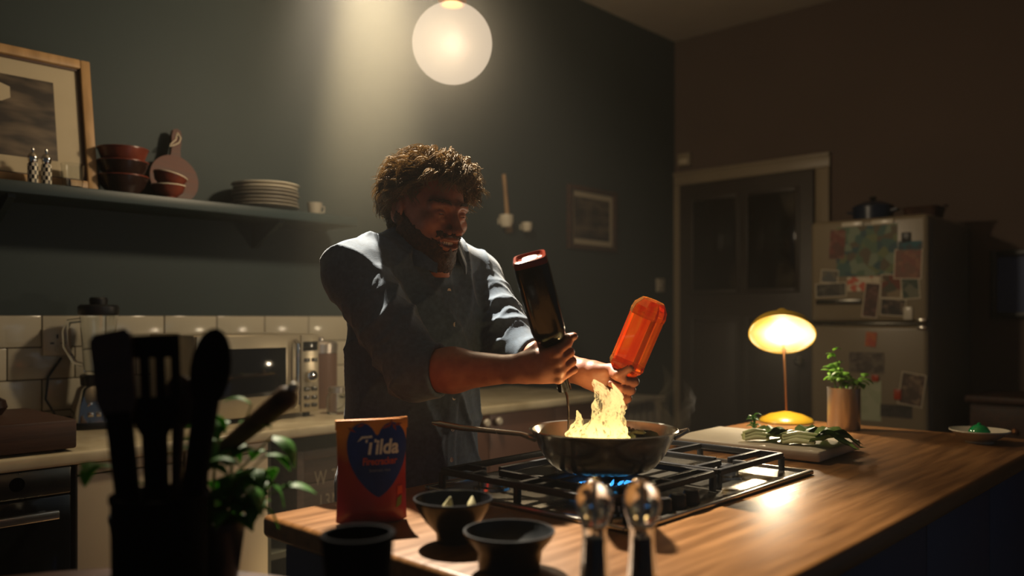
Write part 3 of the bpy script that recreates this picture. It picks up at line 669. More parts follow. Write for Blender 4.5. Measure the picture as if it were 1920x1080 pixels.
for k in range(5):
    kn = put('knob', MB().lathe([(.017, .004), (.0165, .008), (.015, .028), (.012, .033), (0, .033)], 20, (.385+.047*k, -.529, 0)), 'black', hob)
    put('pointer', MB().box(.384+.047*k, .386+.047*k, -.545, -.529, .0328, .034), 'steel', kn)
GZ = .045
def bar(x0, y0, x1, y1, z=GZ, w=.006, h=.009): 
    if abs(x1-x0) > abs(y1-y0): return MB().rbox(x0, x1, y0-w, y0+w, z-h*1.4, z, .002)
    return MB().rbox(x0-w, x0+w, y0, y1, z-h*1.4, z, .002)
def grate(u0, u1, v0, v1, centres, nm):
    g = put('grate', MB().add(*[lambda q: (q.v, q.f)][0](bar(u0, v0, u1, v0))).add(*(lambda q: (q.v, q.f))(bar(u0, v1, u1, v1))).add(*(lambda q: (q.v, q.f))(bar(u0, v0, u0, v1))).add(*(lambda q: (q.v, q.f))(bar(u1, v0, u1, v1))), 'iron', hob)
    vm = (v0+v1)/2; put('cross_bar', bar(u0, vm, u1, vm), 'iron', g)
    for (cu, cv) in centres:
        for a, b, c_, d in ((u0, cv, cu-.022, cv), (cu+.022, cv, u1, cv), (cu, v0 if cv < vm else vm, cu, cv-.022), (cu, cv+.022, cu, vm if cv < vm else v1)):
            if (c_-a)+(d-b) > .02: put('finger', bar(a, b, c_, d), 'iron', g)
    for (x, y) in ((u0, v0), (u1, v0), (u0, v1), (u1, v1), (u0, vm), (u1, vm)): put('foot', MB().rbox(x-.006, x+.006, y-.006, y+.006, .0052, GZ-.008, .002), 'iron', g)
grate(.362, .712, -.495, -.078, [(.43, -.155), (.573, -.327+.0), (.425, -.46)], 'a')
grate(.735, 1.02, -.495, -.078, [(.86, -.17), (.86, -.44)], 'b')
# blue gas flames under the pan
BF = emit_mat('blue_gas_flame', (.05, .40, 1.0), 1.5)
gf = thing('gas_flames', 'ring of blue gas flames under the frying pan', 'gas flame', (.573, -.327, T))
gf.location.z = T
for k in range(20):
    a = 2*PI*k/20; r = .052
    put('flame', MB().tube([(r*math.cos(a), r*math.sin(a), .024), ((r+.008)*math.cos(a), (r+.008)*math.sin(a), .029), ((r+.017)*math.cos(a), (r+.017)*math.sin(a), .036+.002*math.sin(3*k))], [.0024, .0034, .0006], 6), BF, gf)
# ---- frying pan
PC = (.573, -.327, T+GZ+.0012)
pan = thing('frying_pan', 'steel frying pan with long handle on the lit burner', 'frying pan', PC)
PR = .147
prof = [(0, 0), (.084, 0), (.094, .003), (.106, .011), (.119, .026), (.130, .045), (.139, .065), (PR, .079), (PR+.003, .081), (PR+.001, .083), (PR-.004, .081), (.136, .066), (.127, .047), (.116, .029), (.103, .014), (.092, .0065), (.082, .0045), (0, .004)]
put('pan_body', MB().lathe(prof, 64), 'pansteel', pan)
hd = Vector((-.66, .75, 0)); pr0 = Vector((0, 0, 0))
pts = [hd*(PR-.012)+Vector((0, 0, .060)), hd*(PR+.02)+Vector((0, 0, .070)), hd*(PR+.07)+Vector((0, 0, .075)), hd*(PR+.14)+Vector((0, 0, .082)), hd*(PR+.185)+Vector((0, 0, .090)), hd*(PR+.20)+Vector((0, 0, .092))]
h_ = put('handle', MB().tube(pts, [.012, .0085, .0085, .0105, .011, .006], 12, flat=.62), 'steel', pan)
for s in (1, -1): put('rivet', MB().ball(hd*(PR-.012)+Vector((hd.y*.009*s, -hd.x*.009*s, .066)), .004, 10, 6), 'chrome', h_)
put('helper_loop', MB().tube([(.137*.66+.02, -.137*.75+.02, .066), (.155*.66+.03, -.155*.75+.0, .077), (.160*.66+.0, -.160*.75-.01, .078), (.137*.66-.02, -.137*.75-.02, .066)], .004, 8), 'steel', pan)
food = [(.085, -.02, .018, 'food'), (.10, .025, .016, 'food'), (.075, .05, .015, 'chard'), (-.06, .05, .016, 'chardstem'), (-.075, .0, .013, 'chardstem'), (-.03, -.06, .017, 'foodred'), (.035, -.065, .016, 'foodred'), (.05, .02, .017, 'foodred'), (.0, .05, .016, 'food'), (-.03, .02, .017, 'foodred'), (.095, -.055, .015, 'chard'), (.02, -.02, .018, 'food'), (-.08, -.045, .012, 'chard')]
for i, (x, y, r, mt) in enumerate(food):
    q = MB().ball((0, 0, 0), (r*1.25, r*.8, r*.6), 10, 7)
    for k in range(len(q.v)):
        a = Vector(q.v[k]); q.v[k] = tuple(a*(1+.28*math.sin(a.x*310+i)*math.cos(a.y*280+2*i)))
    lab = {'food': 'dark seared vegetable piece in the frying pan', 'foodred': 'red pepper piece in the frying pan', 'chard': 'green vegetable piece in the frying pan', 'chardstem': 'pale stalk piece in the frying pan'}[mt]
    o = put('vegetable_piece', q, mt, None, (PC[0]+x, PC[1]+y, PC[2]+.006+r*.62), label=lab, cat='food', group=lab+'s'); o.rotation_euler = (0, random.uniform(-.3, .3), random.uniform(0, 6))
# wilted dark greens piled up at the right side of the pan
wl = [(.070, .010, .105, 2.2), (.098, -.018, .09, 2.9), (.045, .045, .085, 1.2), (.085, .045, .08, .4), (.105, .020, .075, 3.6), (.060, -.030, .09, 4.6), (.085, -.055, .08, 5.3)]
wlab = ['tallest dark wilted leaf in the frying pan', 'dark wilted leaf leaning on the right pan wall', 'wilted leaf nearest the flames', 'wilted leaf at the far side of the pan', 'wilted leaf at the far right of the pan', 'wilted leaf in the middle of the pan pile', 'wilted leaf nearest the pan front']
for i, (x, y, s_, az) in enumerate(wl):
    vs, fs = leaf_mesh(s_, s_*.75, .15, .45, 4, 8); vs = [(p[0], p[1]+.004*math.sin(p[0]*190+i), p[2]+.005*math.sin(p[0]*150+p[1]*200+i)) for p in vs]
    q = MB().add(vs, fs).xf(Matrix.Rotation(-.75-.08*(i % 3), 4, 'Y')); q.xf(Matrix.Rotation(az, 4, 'Z') @ Matrix.Translation((-.35*s_, 0, 0)))
    put('wilted_leaf', q, 'food', None, (PC[0]+x, PC[1]+y, PC[2]+.012), label=wlab[i], cat='leaf', group='wilted leaves in the pan', fix=False)
# ---- fire in the pan
FM = Mat('flame_fire')
tc = FM.node('ShaderNodeTexCoord'); sp = FM.node('ShaderNodeSeparateXYZ'); FM.l.new(tc.outputs['Object'], sp.inputs[0])
mp = FM.node('ShaderNodeMapping'); mp.inputs['Scale'].default_value = (1, 1, .55); FM.l.new(tc.outputs['Object'], mp.inputs[0])
nz = FM.node('ShaderNodeTexNoise'); nz.inputs['Scale'].default_value = 27; nz.inputs['Detail'].default_value = 3; nz.inputs['Distortion'].default_value = 1.2; FM.l.new(mp.outputs[0], nz.inputs['Vector'])
ht = FM.node('ShaderNodeMapRange'); ht.inputs[1].default_value = .0; ht.inputs[2].default_value = .14; FM.l.new(sp.outputs['Z'], ht.inputs[0])
sb = FM.node('ShaderNodeMath', operation='SUBTRACT'); sb.inputs[1].default_value = .5; FM.l.new(nz.outputs['Fac'], sb.inputs[0])
ab_ = FM.node('ShaderNodeMath', operation='ABSOLUTE'); FM.l.new(sb.outputs[0], ab_.inputs[0])
al = FM.node('ShaderNodeMapRange', interpolation_type='SMOOTHSTEP'); al.inputs[1].default_value = 0; al.inputs[2].default_value = .085; al.inputs[3].default_value = .80; al.inputs[4].default_value = .07; FM.l.new(ab_.outputs[0], al.inputs[0])
core = FM.node('ShaderNodeMapRange'); core.inputs[1].default_value = 0; core.inputs[2].default_value = .42; core.inputs[3].default_value = .8; core.inputs[4].default_value = 0; FM.l.new(ht.outputs[0], core.inputs[0])
mx1 = FM.node('ShaderNodeMath', operation='MAXIMUM'); FM.l.new(al.outputs[0], mx1.inputs[0]); FM.l.new(core.outputs[0], mx1.inputs[1])
cr_ = FM.node('ShaderNodeValToRGB'); cr_.color_ramp.elements[0].color = (1.0, .74, .24, 1); cr_.color_ramp.elements[1].color = (1.0, .64, .24, 1); cr_.color_ramp.elements.new(.45).color = (1.0, .68, .22, 1); FM.l.new(ht.outputs[0], cr_.inputs[0])
stg = FM.node('ShaderNodeMapRange'); stg.inputs[1].default_value = 0; stg.inputs[2].default_value = .55; stg.inputs[3].default_value = 4.5; stg.inputs[4].default_value = 1.5; FM.l.new(ht.outputs[0], stg.inputs[0])
em = FM.node('ShaderNodeEmission'); FM.l.new(cr_.outputs[0], em.inputs[0]); FM.l.new(stg.outputs[0], em.inputs[1])
tr = FM.node('ShaderNodeBsdfTransparent'); ms = FM.node('ShaderNodeMixShader'); FM.l.new(mx1.outputs[0], ms.inputs[0]); FM.l.new(tr.outputs[0], ms.inputs[1]); FM.l.new(em.outputs[0], ms.inputs[2]); FM.l.new(ms.outputs[0], FM.out.inputs[0])
fire = thing('pan_fire', 'yellow flames leaping up from the frying pan', 'fire', (PC[0], PC[1], PC[2]+.022))
def tongue(pts, rad, seed, amp=.3):
    """one curling lick of flame as a rippled, tapering body"""
    P_ = [Vector(p) for p in pts]; n = 26; sides = 14; vs = []; fs = []
    def at_(t):
        s = t*(len(P_)-1); i = min(int(s), len(P_)-2); f = s-i
        p0, p1, p2, p3 = P_[max(i-1, 0)], P_[i], P_[i+1], P_[min(i+2, len(P_)-1)]
        return .5*((2*p1)+(p2-p0)*f+(2*p0-5*p1+4*p2-p3)*f*f+(3*p1-p0-3*p2+p3)*f**3), np.interp(s, range(len(rad)), rad)
    for i in range(n+1):
        c, r = at_(i/n)
        for k in range(sides):
            a = 2*PI*k/sides
            rr = r*(1+amp*math.sin(3*a+seed+i*.55)*math.sin(i*.7+seed*2)+amp*.6*math.sin(5*a-i*.9+seed))
            vs.append((c.x+rr*math.cos(a), c.y+rr*math.sin(a)*.8, c.z+amp*r*.5*math.sin(2*a+seed)))
    for i in range(n):
        for k in range(sides): k2 = (k+1) % sides; fs.append((i*sides+k, i*sides+k2, (i+1)*sides+k2, (i+1)*sides+k))
    fs.append(tuple(range(sides))[::-1]); fs.append(tuple(n*sides+k for k in range(sides)))
    return MB().add(vs, fs)
# R = image right in plan, (.68,-.73)
def rp_(a, b, z): return (.6845*a+.729*b, -.729*a+.6845*b, z)
licks = [([rp_(-.045, 0, 0), rp_(-.047, 0, .03), rp_(-.038, .0, .055), rp_(-.022, 0, .075)], [.030, .034, .022, .002]),
         ([rp_(-.02, -.01, 0), rp_(-.02, -.01, .03), rp_(-.012, 0, .06), rp_(-.004, 0, .092)], [.030, .031, .022, .002]),
         ([rp_(.015, 0, 0), rp_(.012, 0, .04), rp_(.0, .01, .08), rp_(.006, .01, .115), rp_(-.006, .01, .142), rp_(-.018, .01, .158)], [.028, .031, .028, .022, .014, .001]),
         ([rp_(.033, .01, 0), rp_(.034, 0, .04), rp_(.026, 0, .08), rp_(.03, 0, .11), rp_(.016, 0, .14)], [.022, .022, .021, .015, .001]),
         ([rp_(-.058, .01, .02), rp_(-.06, .01, .05), rp_(-.048, .01, .075), rp_(-.052, .01, .095)], [.014, .015, .009, .001]),
         ([rp_(.03, .02, .05), rp_(.02, .02, .09), rp_(.034, .02, .12), rp_(.02, .02, .15)], [.013, .016, .010, .001]),
         ([rp_(-.07, 0, .012), rp_(-.082, 0, .026), rp_(-.098, 0, .034), rp_(-.11, 0, .036)], [.012, .010, .006, .001]),
         ([rp_(.0, -.03, 0), rp_(.01, -.035, .018), rp_(.03, -.04, .028), rp_(.045, -.04, .045)], [.018, .018, .012, .001])]
for i, (p, r) in enumerate(licks): put('flame_lick', tongue(p, r, 1.7*i+.4), FM.m, fire)
fl = lamp('fire_glow', 'POINT', (PC[0]-.01, PC[1]+.005, PC[2]+.085), 2.6, (1.0, .60, .22), shadow_soft_size=.03)

# ---- wisps of steam right of the pan
WM = Mat('pale_steam'); WM.n.remove(WM.b); vs_ = WM.node('ShaderNodeVolumeScatter'); vs_.inputs['Color'].default_value = (1, .95, .88, 1); vs_.inputs['Density'].default_value = 2.0; WM.l.new(vs_.outputs[0], WM.out.inputs['Volume'])
wq = MB()
for i, (p, r_) in enumerate((([rp_(.12, .01, .02), rp_(.135, .02, .06), rp_(.12, .03, .10), rp_(.14, .03, .14), rp_(.125, .03, .18)], [.010, .02, .018, .016, .002]), ([rp_(.16, .0, .03), rp_(.165, .01, .07), rp_(.18, .02, .11), rp_(.165, .02, .15)], [.008, .018, .014, .002]))):
    t_ = tongue(p, r_, 2.2*i+1, .35); wq.add(t_.v, t_.f)
put('steam', wq, WM.m, None, (PC[0], PC[1], PC[2]+.03), kind='stuff', label='faint wisps of steam rising right of the frying pan', cat='steam')
# ---- bottles of the things on the island
def foot_bowl(loc, r, h, mt, label, nm='bowl', seg=40, footr=.42):
    q = thing(nm, label, 'bowl', loc)
    put('bowl', MB().lathe([(0, .0), (r*footr, 0), (r*footr, h*.12), (r*(footr+.02), h*.22), (r*.72, h*.5), (r*.93, h*.8), (r, h*.97), (r*.985, h), (r*.955, h*.985), (r*.90, h*.82), (r*.68, h*.52), (r*.3, h*.27), (0, h*.25)], seg), mt, q)
    put('rim', MB().lathe([(r*.958, h*.975), (r*1.004, h*.965), (r*1.004, h*1.01), (r*.96, h*1.012)], seg, closed=True), mt, q)
    return q
foot_bowl((.114, -.379, T), .062, .068, 'blackbowl', 'black footed bowl of garlic beside the hob')
for i, (x, y, s, sx) in enumerate(((-.012, .006, 1, 0), (.028, -.012, .8, .3), (-.034, -.018, .6, -.4), (.004, -.03, .7, .8))):
    q = MB().tube([(0, 0, 0), (.002, 0, .008*s), (.004, .001, .02*s), (.006, .001, .034*s)], [.003, .010*s, .008*s, .0012], 9)
    o = put('garlic_clove', q, 'garlic', None, (.114+x, -.379+y, T+.034+.008*abs(x)/.03), label=['tallest peeled garlic clove in the black bowl', 'garlic clove at the right of the black bowl', 'small garlic clove at the left of the black bowl', 'garlic clove lying at the front of the black bowl'][i], cat='garlic clove', group='garlic cloves'); o.rotation_euler = (.2, sx, i)
foot_bowl((.074, -.538, T), .064, .053, 'greybowl', 'dark speckled bowl at the near worktop edge', footr=.68)
def mill(loc, label, core, nm):
    q = thing('glass_mill', label, 'pepper mill', loc, group='glass mills on the island')
    put('body', MB().lathe([(0, .001), (.020, .001), (.0215, .004), (.019, .03), (.0165, .06), (.0155, .08), (.0165, .088), (.0135, .088), (.0125, .078), (.014, .05), (.016, .01), (0, .008)], 28), 'glass', q)
    put('contents', MB().lathe([(0, .010), (.0145, .011), (.0125, .045), (.0115, .072), (0, .073)], 24), core, q)
    hd_ = put('head', MB().lathe([(.016, .089), (.019, .093), (.0235, .108), (.0245, .120), (.021, .134), (.013, .143), (.004, .1465), (0, .147)], 32), 'glass', q)
    put('spindle', MB().lathe([(.0022, .07), (.0022, .14)], 8), 'steel', hd_)
    put('collar', MB().lathe([(.0165, .085), (.0175, .0865), (.0175, .089), (.0165, .090)], 28, closed=True), 'chrome', q)
mill((.071, -.690, T), 'clear acrylic mill filled with black peppercorns', 'black', 'a')
mill((.113, -.734, T), 'clear acrylic mill filled with dark brown spice', 'pestle', 'b')
# ---- rice pouch
PW, PH = .122, .176
po = thing('rice_pouch', 'orange and red rice pouch with a blue heart standing by the hob', 'food pouch', (.103, -.185, T), math.radians(-27))
GM = Mat('pouch_foil'); GM.b.inputs['Roughness'].default_value = .38
tc = GM.node('ShaderNodeTexCoord'); sp = GM.node('ShaderNodeSeparateXYZ'); GM.l.new(tc.outputs['Object'], sp.inputs[0])
nz = GM.node('ShaderNodeTexNoise'); nz.inputs['Scale'].default_value = 18; GM.l.new(tc.outputs['Object'], nz.inputs['Vector'])
mr = GM.node('ShaderNodeMapRange'); mr.inputs[1].default_value = 0; mr.inputs[2].default_value = PH; GM.l.new(sp.outputs['Z'], mr.inputs[0])
ad = GM.node('ShaderNodeMath', operation='MULTIPLY_ADD'); ad.inputs[1].default_value = .35; GM.l.new(nz.outputs['Fac'], ad.inputs[0]); GM.l.new(mr.outputs[0], ad.inputs[2])
rp = GM.node('ShaderNodeValToRGB'); rp.color_ramp.elements[0].position = .2; rp.color_ramp.elements[0].color = (*hx('8a0e22'), 1); rp.color_ramp.elements[1].position = 1.08; rp.color_ramp.elements[1].color = (*hx('ee922c'), 1); rp.color_ramp.elements.new(.78).color = (*hx('b82a18'), 1)
GM.l.new(ad.outputs[0], rp.inputs[0]); GM.l.new(rp.outputs[0], GM.b.inputs['Base Color'])
def pouch_y(x, z):
    a = min(1, abs(2*x/PW)); t = z/PH
    return -(.026*max(0, 1-t)**.75*(1-a**3.2)*(.35+.65*min(1, t*6+.25))+.0016+.0012*math.sin(x*140+z*60)*(1-a))
pb = MB(); nx, nz_ = 22, 26; vs = []; fs = []
for s in (1, -1):
    for j_ in range(nz_+1):
        z = PH*j_/nz_
        w = PW*(.5-.02*math.sin(PI*j_/nz_)+(.004 if j_ > nz_-2 else 0))
        for i in range(nx+1):
            x = -w+2*w*i/nx; y = pouch_y(x*PW/2/w, z)
            if s < 0: y = -y*.8
            vs.append((x, y, z+(.004*(abs(x)/w)**6 if j_ == 0 else 0)+.006*(x/PW)*(j_/nz_)))
n1 = (nx+1)*(nz_+1)
for j_ in range(nz_):
    for i in range(nx):
        a = j_*(nx+1)+i; fs.append((a, a+1, a+nx+2, a+nx+1)); fs.append((n1+a+1, n1+a, n1+a+nx+1, n1+a+nx+2))
for j_ in range(nz_): a = j_*(nx+1); b = a+nx; fs.append((a, a+nx+1, n1+a+nx+1, n1+a)); fs.append((b+nx+1, b, n1+b, n1+b+nx+1))
for i in range(nx): a = nz_*(nx+1)+i; fs.append((a, a+1, n1+a+1, n1+a)); fs.append((i+1, i, n1+i, n1+i+1))
put('foil_body', MB().add(vs, fs), GM.m, po)
put('top_seal', MB().rbox(-PW/2-.001, PW/2+.001, -.0032, .0032, PH-.016, PH+.001, .001).xf(Matrix.Shear('XY', 4, (0, 0))), GM.m, po)
def stick(mb, off=.0007):
    mb.v = [(x, pouch_y(x, z)-off, z) for x, _, z in mb.v]; return mb
# heart in fine rows so it follows the bulge
hb_ = MB(); hv = []; hf = []; rows, cols = 40, 18
def heart_span(t):      # t 0..1 bottom to top: list of x spans (fractions)
    if t < .70:
        w = math.sin(.5*PI*(t/.70)**.78); return [(-w, w)]
    s = (t-.70)/.30; o = math.sqrt(max(0, 1-s*s)); dip = .5-.5*o
    return [(-.5-.5*o, -.5+.5*o if s > .45 else 0), (.5-.5*o if s > .45 else 0, .5+.5*o)]
HW, HX, HZ0, HZ1 = .0515, .008, .046, .171
seqs = []
for half in (0, 1):
    base = len(hv)
    for j_ in range(rows+1):
        t = j_/rows; sp_ = heart_span(min(t, .999)); a, b = (sp_[0][0], 0) if (len(sp_) == 1 and half == 0) else ((0, sp_[0][1]) if len(sp_) == 1 else sp_[half])
        for i in range(cols+1): hv.append((HX+HW*(a+(b-a)*i/cols), 0, HZ0+(HZ1-HZ0)*t))
    for j_ in range(rows):
        for i in range(cols): a = base+j_*(cols+1)+i; hf.append((a, a+1, a+cols+2, a+cols+1))
m['heart'] = pm('blue_heart_print', hx('16348f'), .35, col2=hx('0e1f5c'), scale=14)
put('heart_print', stick(MB().add(hv, hf)), 'heart', po, fix=False)
m['white_print'] = pm('white_print', hx('f0e6d6'), .4, var=.05); m['orange_print'] = pm('orange_print', hx('d8542a'), .4, var=.15, scale=40)
m['dark_print'] = pm('dark_print', hx('0c1030'), .4, var=.1); m['grey_print'] = pm('grey_print', hx('7a7a90'), .4, var=.1); m['green_print'] = pm('green_print', hx('7a8a3a'), .4, var=.2)
for txt, size, x, z, mt, shr, off, sx in (('Tilda', .034, .014, .119, 'white_print', .18, .0011, .88), ('Firecracker', .0165, .011, .101, 'orange_print', .12, .0004, .78), ('basmati rice', .0075, .011, .089, 'grey_print', 0, .0001, 1)):
    t = text_mesh(txt, size, shr, off); t.v = [(a*sx+x, 0, b+z) for a, b, _ in t.v]
    put('lettering', stick(t, .0013), mt, po, fix=False, smooth=False)
put('swash', stick(MB().add([(-.027+x, 0, .142+z) for x, z in ((0, -.003), (.01, .003), (.026, .004), (.026, .008), (.008, .007))], [(0, 1, 2, 3, 4)]), .0014), 'white_print', po, fix=False, smooth=False)
put('leaf_print', stick(MB().add([(.038+x, 0, .026+z) for x, z in ((0, 0), (.01, .004), (.012, .02), (.003, .016))], [(0, 1, 2, 3)]), .0009), 'green_print', po, fix=False, smooth=False)
put('badge_print', stick(MB().add([(.041+x, 0, .048+z) for x, z in ((0, 0), (.01, 0), (.01, .014), (0, .014))], [(0, 1, 2, 3)]), .0009), 'orange_print', po, fix=False, smooth=False)
for k, (x, z, a) in enumerate(((.024, .164, .5), (.031, .168, 1.1), (.038, .163, 2.0), (.045, .167, .2), (-.035, .160, 2.6), (-.02, .167, .3))):
    put('chilli_print', stick(MB().add([(x+math.cos(a)*p-math.sin(a)*q, 0, z+math.sin(a)*p+math.cos(a)*q) for p, q in ((-.008, 0), (0, -.0025), (.008, 0), (0, .0025))], [(0, 1, 2, 3)]), .0011), 'foodred', po, fix=False, smooth=False)

# ---- marble board with greens
bd = thing('serving_slab', 'pale stone chopping slab on the island beside the hob', 'chopping board', (1.31, -.31, T), math.radians(1.5))
put('slab', MB().rbox(-.14, .14, -.205, .205, .004, .03, .006, 3), 'marble', bd)
for x in (-.11, .11):
    for y in (-.17, .17): put('foot', MB().lathe([(.01, 0), (.011, .005)], 10, (x, y, 0)), 'black', bd)
def greens(loc, rz, L, label, n, seed):
    r = random.Random(seed); q = thing('leafy_green', label, 'vegetable', loc, rz, group='leafy greens on the slab')
    for k in range(n):
        a = (k-(n-1)/2)*.22+r.uniform(-.06, .06); zz = .006+.007*(k % 3); c, s = math.cos(a), math.sin(a); l = L*r.uniform(.85, 1.05)
        st = MB().tube([(0, .003*(k-n/2), zz), (l*.2*c, l*.2*s, zz+.006), (l*.45*c, l*.45*s, zz+.004)], [.008, .012, .007], 10, flat=.6)
        so_ = put('stalk', st, 'chardstem', q)
        vs, fs = leaf_mesh(l*.68, l*.36, .12, .35, 5, 10)
        vs = [(x+l*.35, y+.006*math.sin(x*160+k)*(abs(y)/(l*.2)), z+.004*math.sin(x*130+2*k)+zz*.6) for x, y, z in vs]
        vs = [(x*c-y*s, x*s+y*c, max(z, .0015)) for x, y, z in vs]
        put('leaf', MB().add(vs, fs), 'chard', so_, fix=False)
greens((1.215, -.30, T+.031), math.radians(-42), .15, 'pak choi with pale stalks at the middle of the slab', 5, 3)
greens((1.235, -.395, T+.031), math.radians(-52), .185, 'pak choi whose dark leaves hang over the slab edge', 6, 5)
sp_ = thing('herb_sprig', 'small upright herb sprig at the back of the slab', 'herb', (1.40, -.235, T+.0305))
put('stem', MB().tube([(0, 0, 0), (.002, -.004, .02), (-.003, -.002, .042)], .0018, 6), 'stem', sp_)
for k in range(11):
    vs, fs = leaf_mesh(.022, .015, .2, .4, 3, 5); a = k*2.4; z = .006+.0036*k
    q = MB().add(vs, fs).xf(Matrix.Rotation(-.5+.06*(k % 5), 4, 'Y')); q.xf(Matrix.Translation((0, 0, z)) @ Matrix.Rotation(a, 4, 'Z')); put('leaf', q, 'leaf_dark', sp_, fix=False)
# ---- table lamp
LP = (1.90, -.10, T)
lp = thing('table_lamp', 'yellow table lamp with glowing dome shade and copper stem', 'lamp', LP)
put('base', MB().lathe([(0, 0), (.086, 0), (.088, .004), (.083, .013), (.055, .026), (.02, .034), (.006, .037), (0, .037)], 48), 'yellow', lp)
put('stem', MB().tube([(0, 0, .034), (-.004, .002, .16), (-.012, .006, .29), (-.016, .002, .335)], .0045, 10), 'copper', lp)
# shade axis: opening looks toward the room and down
AX = Vector((-.907*.62, -.422*.62, -.785)).normalized()
SC = Vector((-.058, -.012, .296))            # centre of the opening, lamp local
zq = Vector((0, 0, -1)).rotation_difference(AX).to_matrix().to_4x4()
SM = Matrix.Translation(SC) @ zq
R_ = .107
outer = [(R_, 0), (R_*.985, .012), (R_*.9, .028), (R_*.70, .044), (R_*.42, .056), (.026, .062), (.024, .070), (.023, .092), (.018, .099), (0, .100)]
inner = [(0, .056), (R_*.38, .052), (R_*.67, .041), (R_*.87, .026), (R_*.955, .011), (R_*.975, .0)]
put('lamp_shade', MB().lathe(outer, 48).xf(SM), 'yellow', lp)
put('shade_lining', MB().lathe(inner[::-1] + [], 48).xf(SM), 'white_inner', lp)
put('bulb', MB().ball((0, 0, .024), (.024, .024, .028), 20, 14).xf(SM), emit_mat('bulb_glow', (1.0, .86, .66), 14.0), lp)
put('bulb_holder', MB().lathe([(.014, .046), (.016, .058)], 16).xf(SM), 'copper', lp)
bp_ = SM @ Vector((0, 0, -.010)); lamp('table_lamp_light', 'POINT', Vector(LP)+bp_, 15.0, (1.0, .82, .56), shadow_soft_size=.026)
# ---- basil in a tin
bt = thing('potted_basil', 'small basil plant in a ribbed metal tin beside the lamp', 'plant', (1.845, -.315, T))
tin = MB(); seg = 56; pr = [(0, .0), (.047, 0), (.049, .004), (.049, .128), (.0505, .132), (.048, .132), (.0465, .126), (.0465, .112), (0, .112)]
tin.lathe(pr, seg)
tn = put('tin', tin, 'tin', bt); put('soil', MB().lathe([(0, .116), (.03, .118), (.046, .113)], 24), 'soil', bt)
r = random.Random(5)
for k in range(9):
    a = k*2.399; rr = .012+.026*((k*7) % 5)/5; x0, y0 = rr*math.cos(a), rr*math.sin(a); h = [.135, .075, .055, .06, .07, .05, .09, .05, .06][k]
    dx, dy = (-.030, .028) if k == 0 else (x0*.9, y0*.9)
    st = put('stem', MB().tube([(x0, y0, .114), (x0+dx*.4, y0+dy*.4, .114+h*.55), (x0+dx, y0+dy, .114+h)], [.0022, .0018, .001], 6), 'stem', bt)
    for j_ in range(7):
        t = .55+.45*(j_//2)/3; L = r.uniform(.024, .036); vs, fs = leaf_mesh(L, L*.72, .35, -.25, 3, 6)
        q = MB().add(vs, fs).xf(Matrix.Rotation(r.uniform(-.7, .1), 4, 'Y')); q.xf(Matrix.Translation((x0+dx*t, y0+dy*t, .114+h*t)) @ Matrix.Rotation(j_*PI/2*1.15+k, 4, 'Z'))
        put('leaf', q, 'leaf', st, fix=False)
# ---- dish with green ball
ds = thing('shallow_dish', 'shallow cream dish at the right end of the island', 'dish', (1.835, -.70, T))
put('dish', MB().lathe([(0, 0), (.036, 0), (.037, .006), (.058, .018), (.076, .034), (.0745, .036), (.056, .022), (.034, .011), (0, .010)], 40), 'ceramic', ds)
put('rim', MB().lathe([(.074, .033), (.077, .033), (.077, .0365), (.074, .0365)], 40, closed=True), 'ceramic', ds)
gb = thing('green_juicer', 'glossy green dome lying in the cream dish', 'kitchen gadget', (1.835, -.70, T+.0105))
put('dome', MB().lathe([(0, .002), (.028, .002), (.030, .01), (.028, .022), (.02, .033), (.010, .039), (0, .040)], 32), 'greenball', gb)
put('tip', MB().lathe([(.006, .038), (.005, .044), (0, .046)], 12), 'greenball', gb)

# ================================================================ PENDANT, CEILING SPOT, HAZE
PG = (1.005, .59, 2.139)
pd = thing('pendant_globe', 'glowing opal glass globe pendant hanging above the man', 'pendant light', PG)
OG = emit_mat('opal_glass_glow', (1.0, .79, .57), .69, .62)
put('globe', MB().ball((0, 0, 0), .126, 48, 32), OG, pd)
put('fitting', MB().lathe([(0, .124), (.04, .121), (.045, .135), (.03, .15), (.008, .16), (0, .16)], 24), 'copper', pd)
put('cord', MB().tube([(0, 0, .155), (0, 0, CEIL-PG[2]-.02)], .004, 8), 'black', pd)
put('ceiling_rose', MB().lathe([(.055, CEIL-PG[2]), (.055, CEIL-PG[2]-.012), (.02, CEIL-PG[2]-.03), (0, CEIL-PG[2]-.03)], 24), 'whitepaint', pd)
lamp('pendant_light', 'POINT', PG, 95.0, (1.0, .78, .50), shadow_soft_size=.05)
for sp_pos, sp_lab, sp_rot in ((SPOT_POS, 'small dark ceiling spotlight above the aisle', (0, 0, 0)), (BACK_POS, 'added unseen spotlight housing for the back light on the man', tuple(back.rotation_euler))):  # second housing is made up to carry the added back light
    st_ = thing('ceiling_spotlight', sp_lab, 'spotlight', sp_pos, group='ceiling spotlights')
    hs_ = put('housing', MB().lathe([(.045, -.03), (.049, -.03), (.049, .06), (.0, .07), (.0, .062), (.045, .055)], 24, closed=True), 'black', st_)
    hs_.rotation_euler = sp_rot
    put('mount', MB().lathe([(.012, .05), (.012, CEIL-sp_pos[2]-.01), (.03, CEIL-sp_pos[2]-.008), (.03, CEIL-sp_pos[2])], 20), 'black', st_)
HZ = Mat('thin_smoke_haze'); HZ.n.remove(HZ.b); vs_ = HZ.node('ShaderNodeVolumeScatter'); vs_.inputs['Color'].default_value = (1, .97, .90, 1); vs_.inputs['Density'].default_value = HAZE_DENSITY; vs_.inputs['Anisotropy'].default_value = .15
HZ.l.new(vs_.outputs[0], HZ.out.inputs['Volume'])
SK = Mat('beam_haze_scatter'); SK.n.remove(SK.b); vs_ = SK.node('ShaderNodeVolumeScatter'); vs_.inputs['Color'].default_value = (1, .97, .90, 1); vs_.inputs['Anisotropy'].default_value = .1
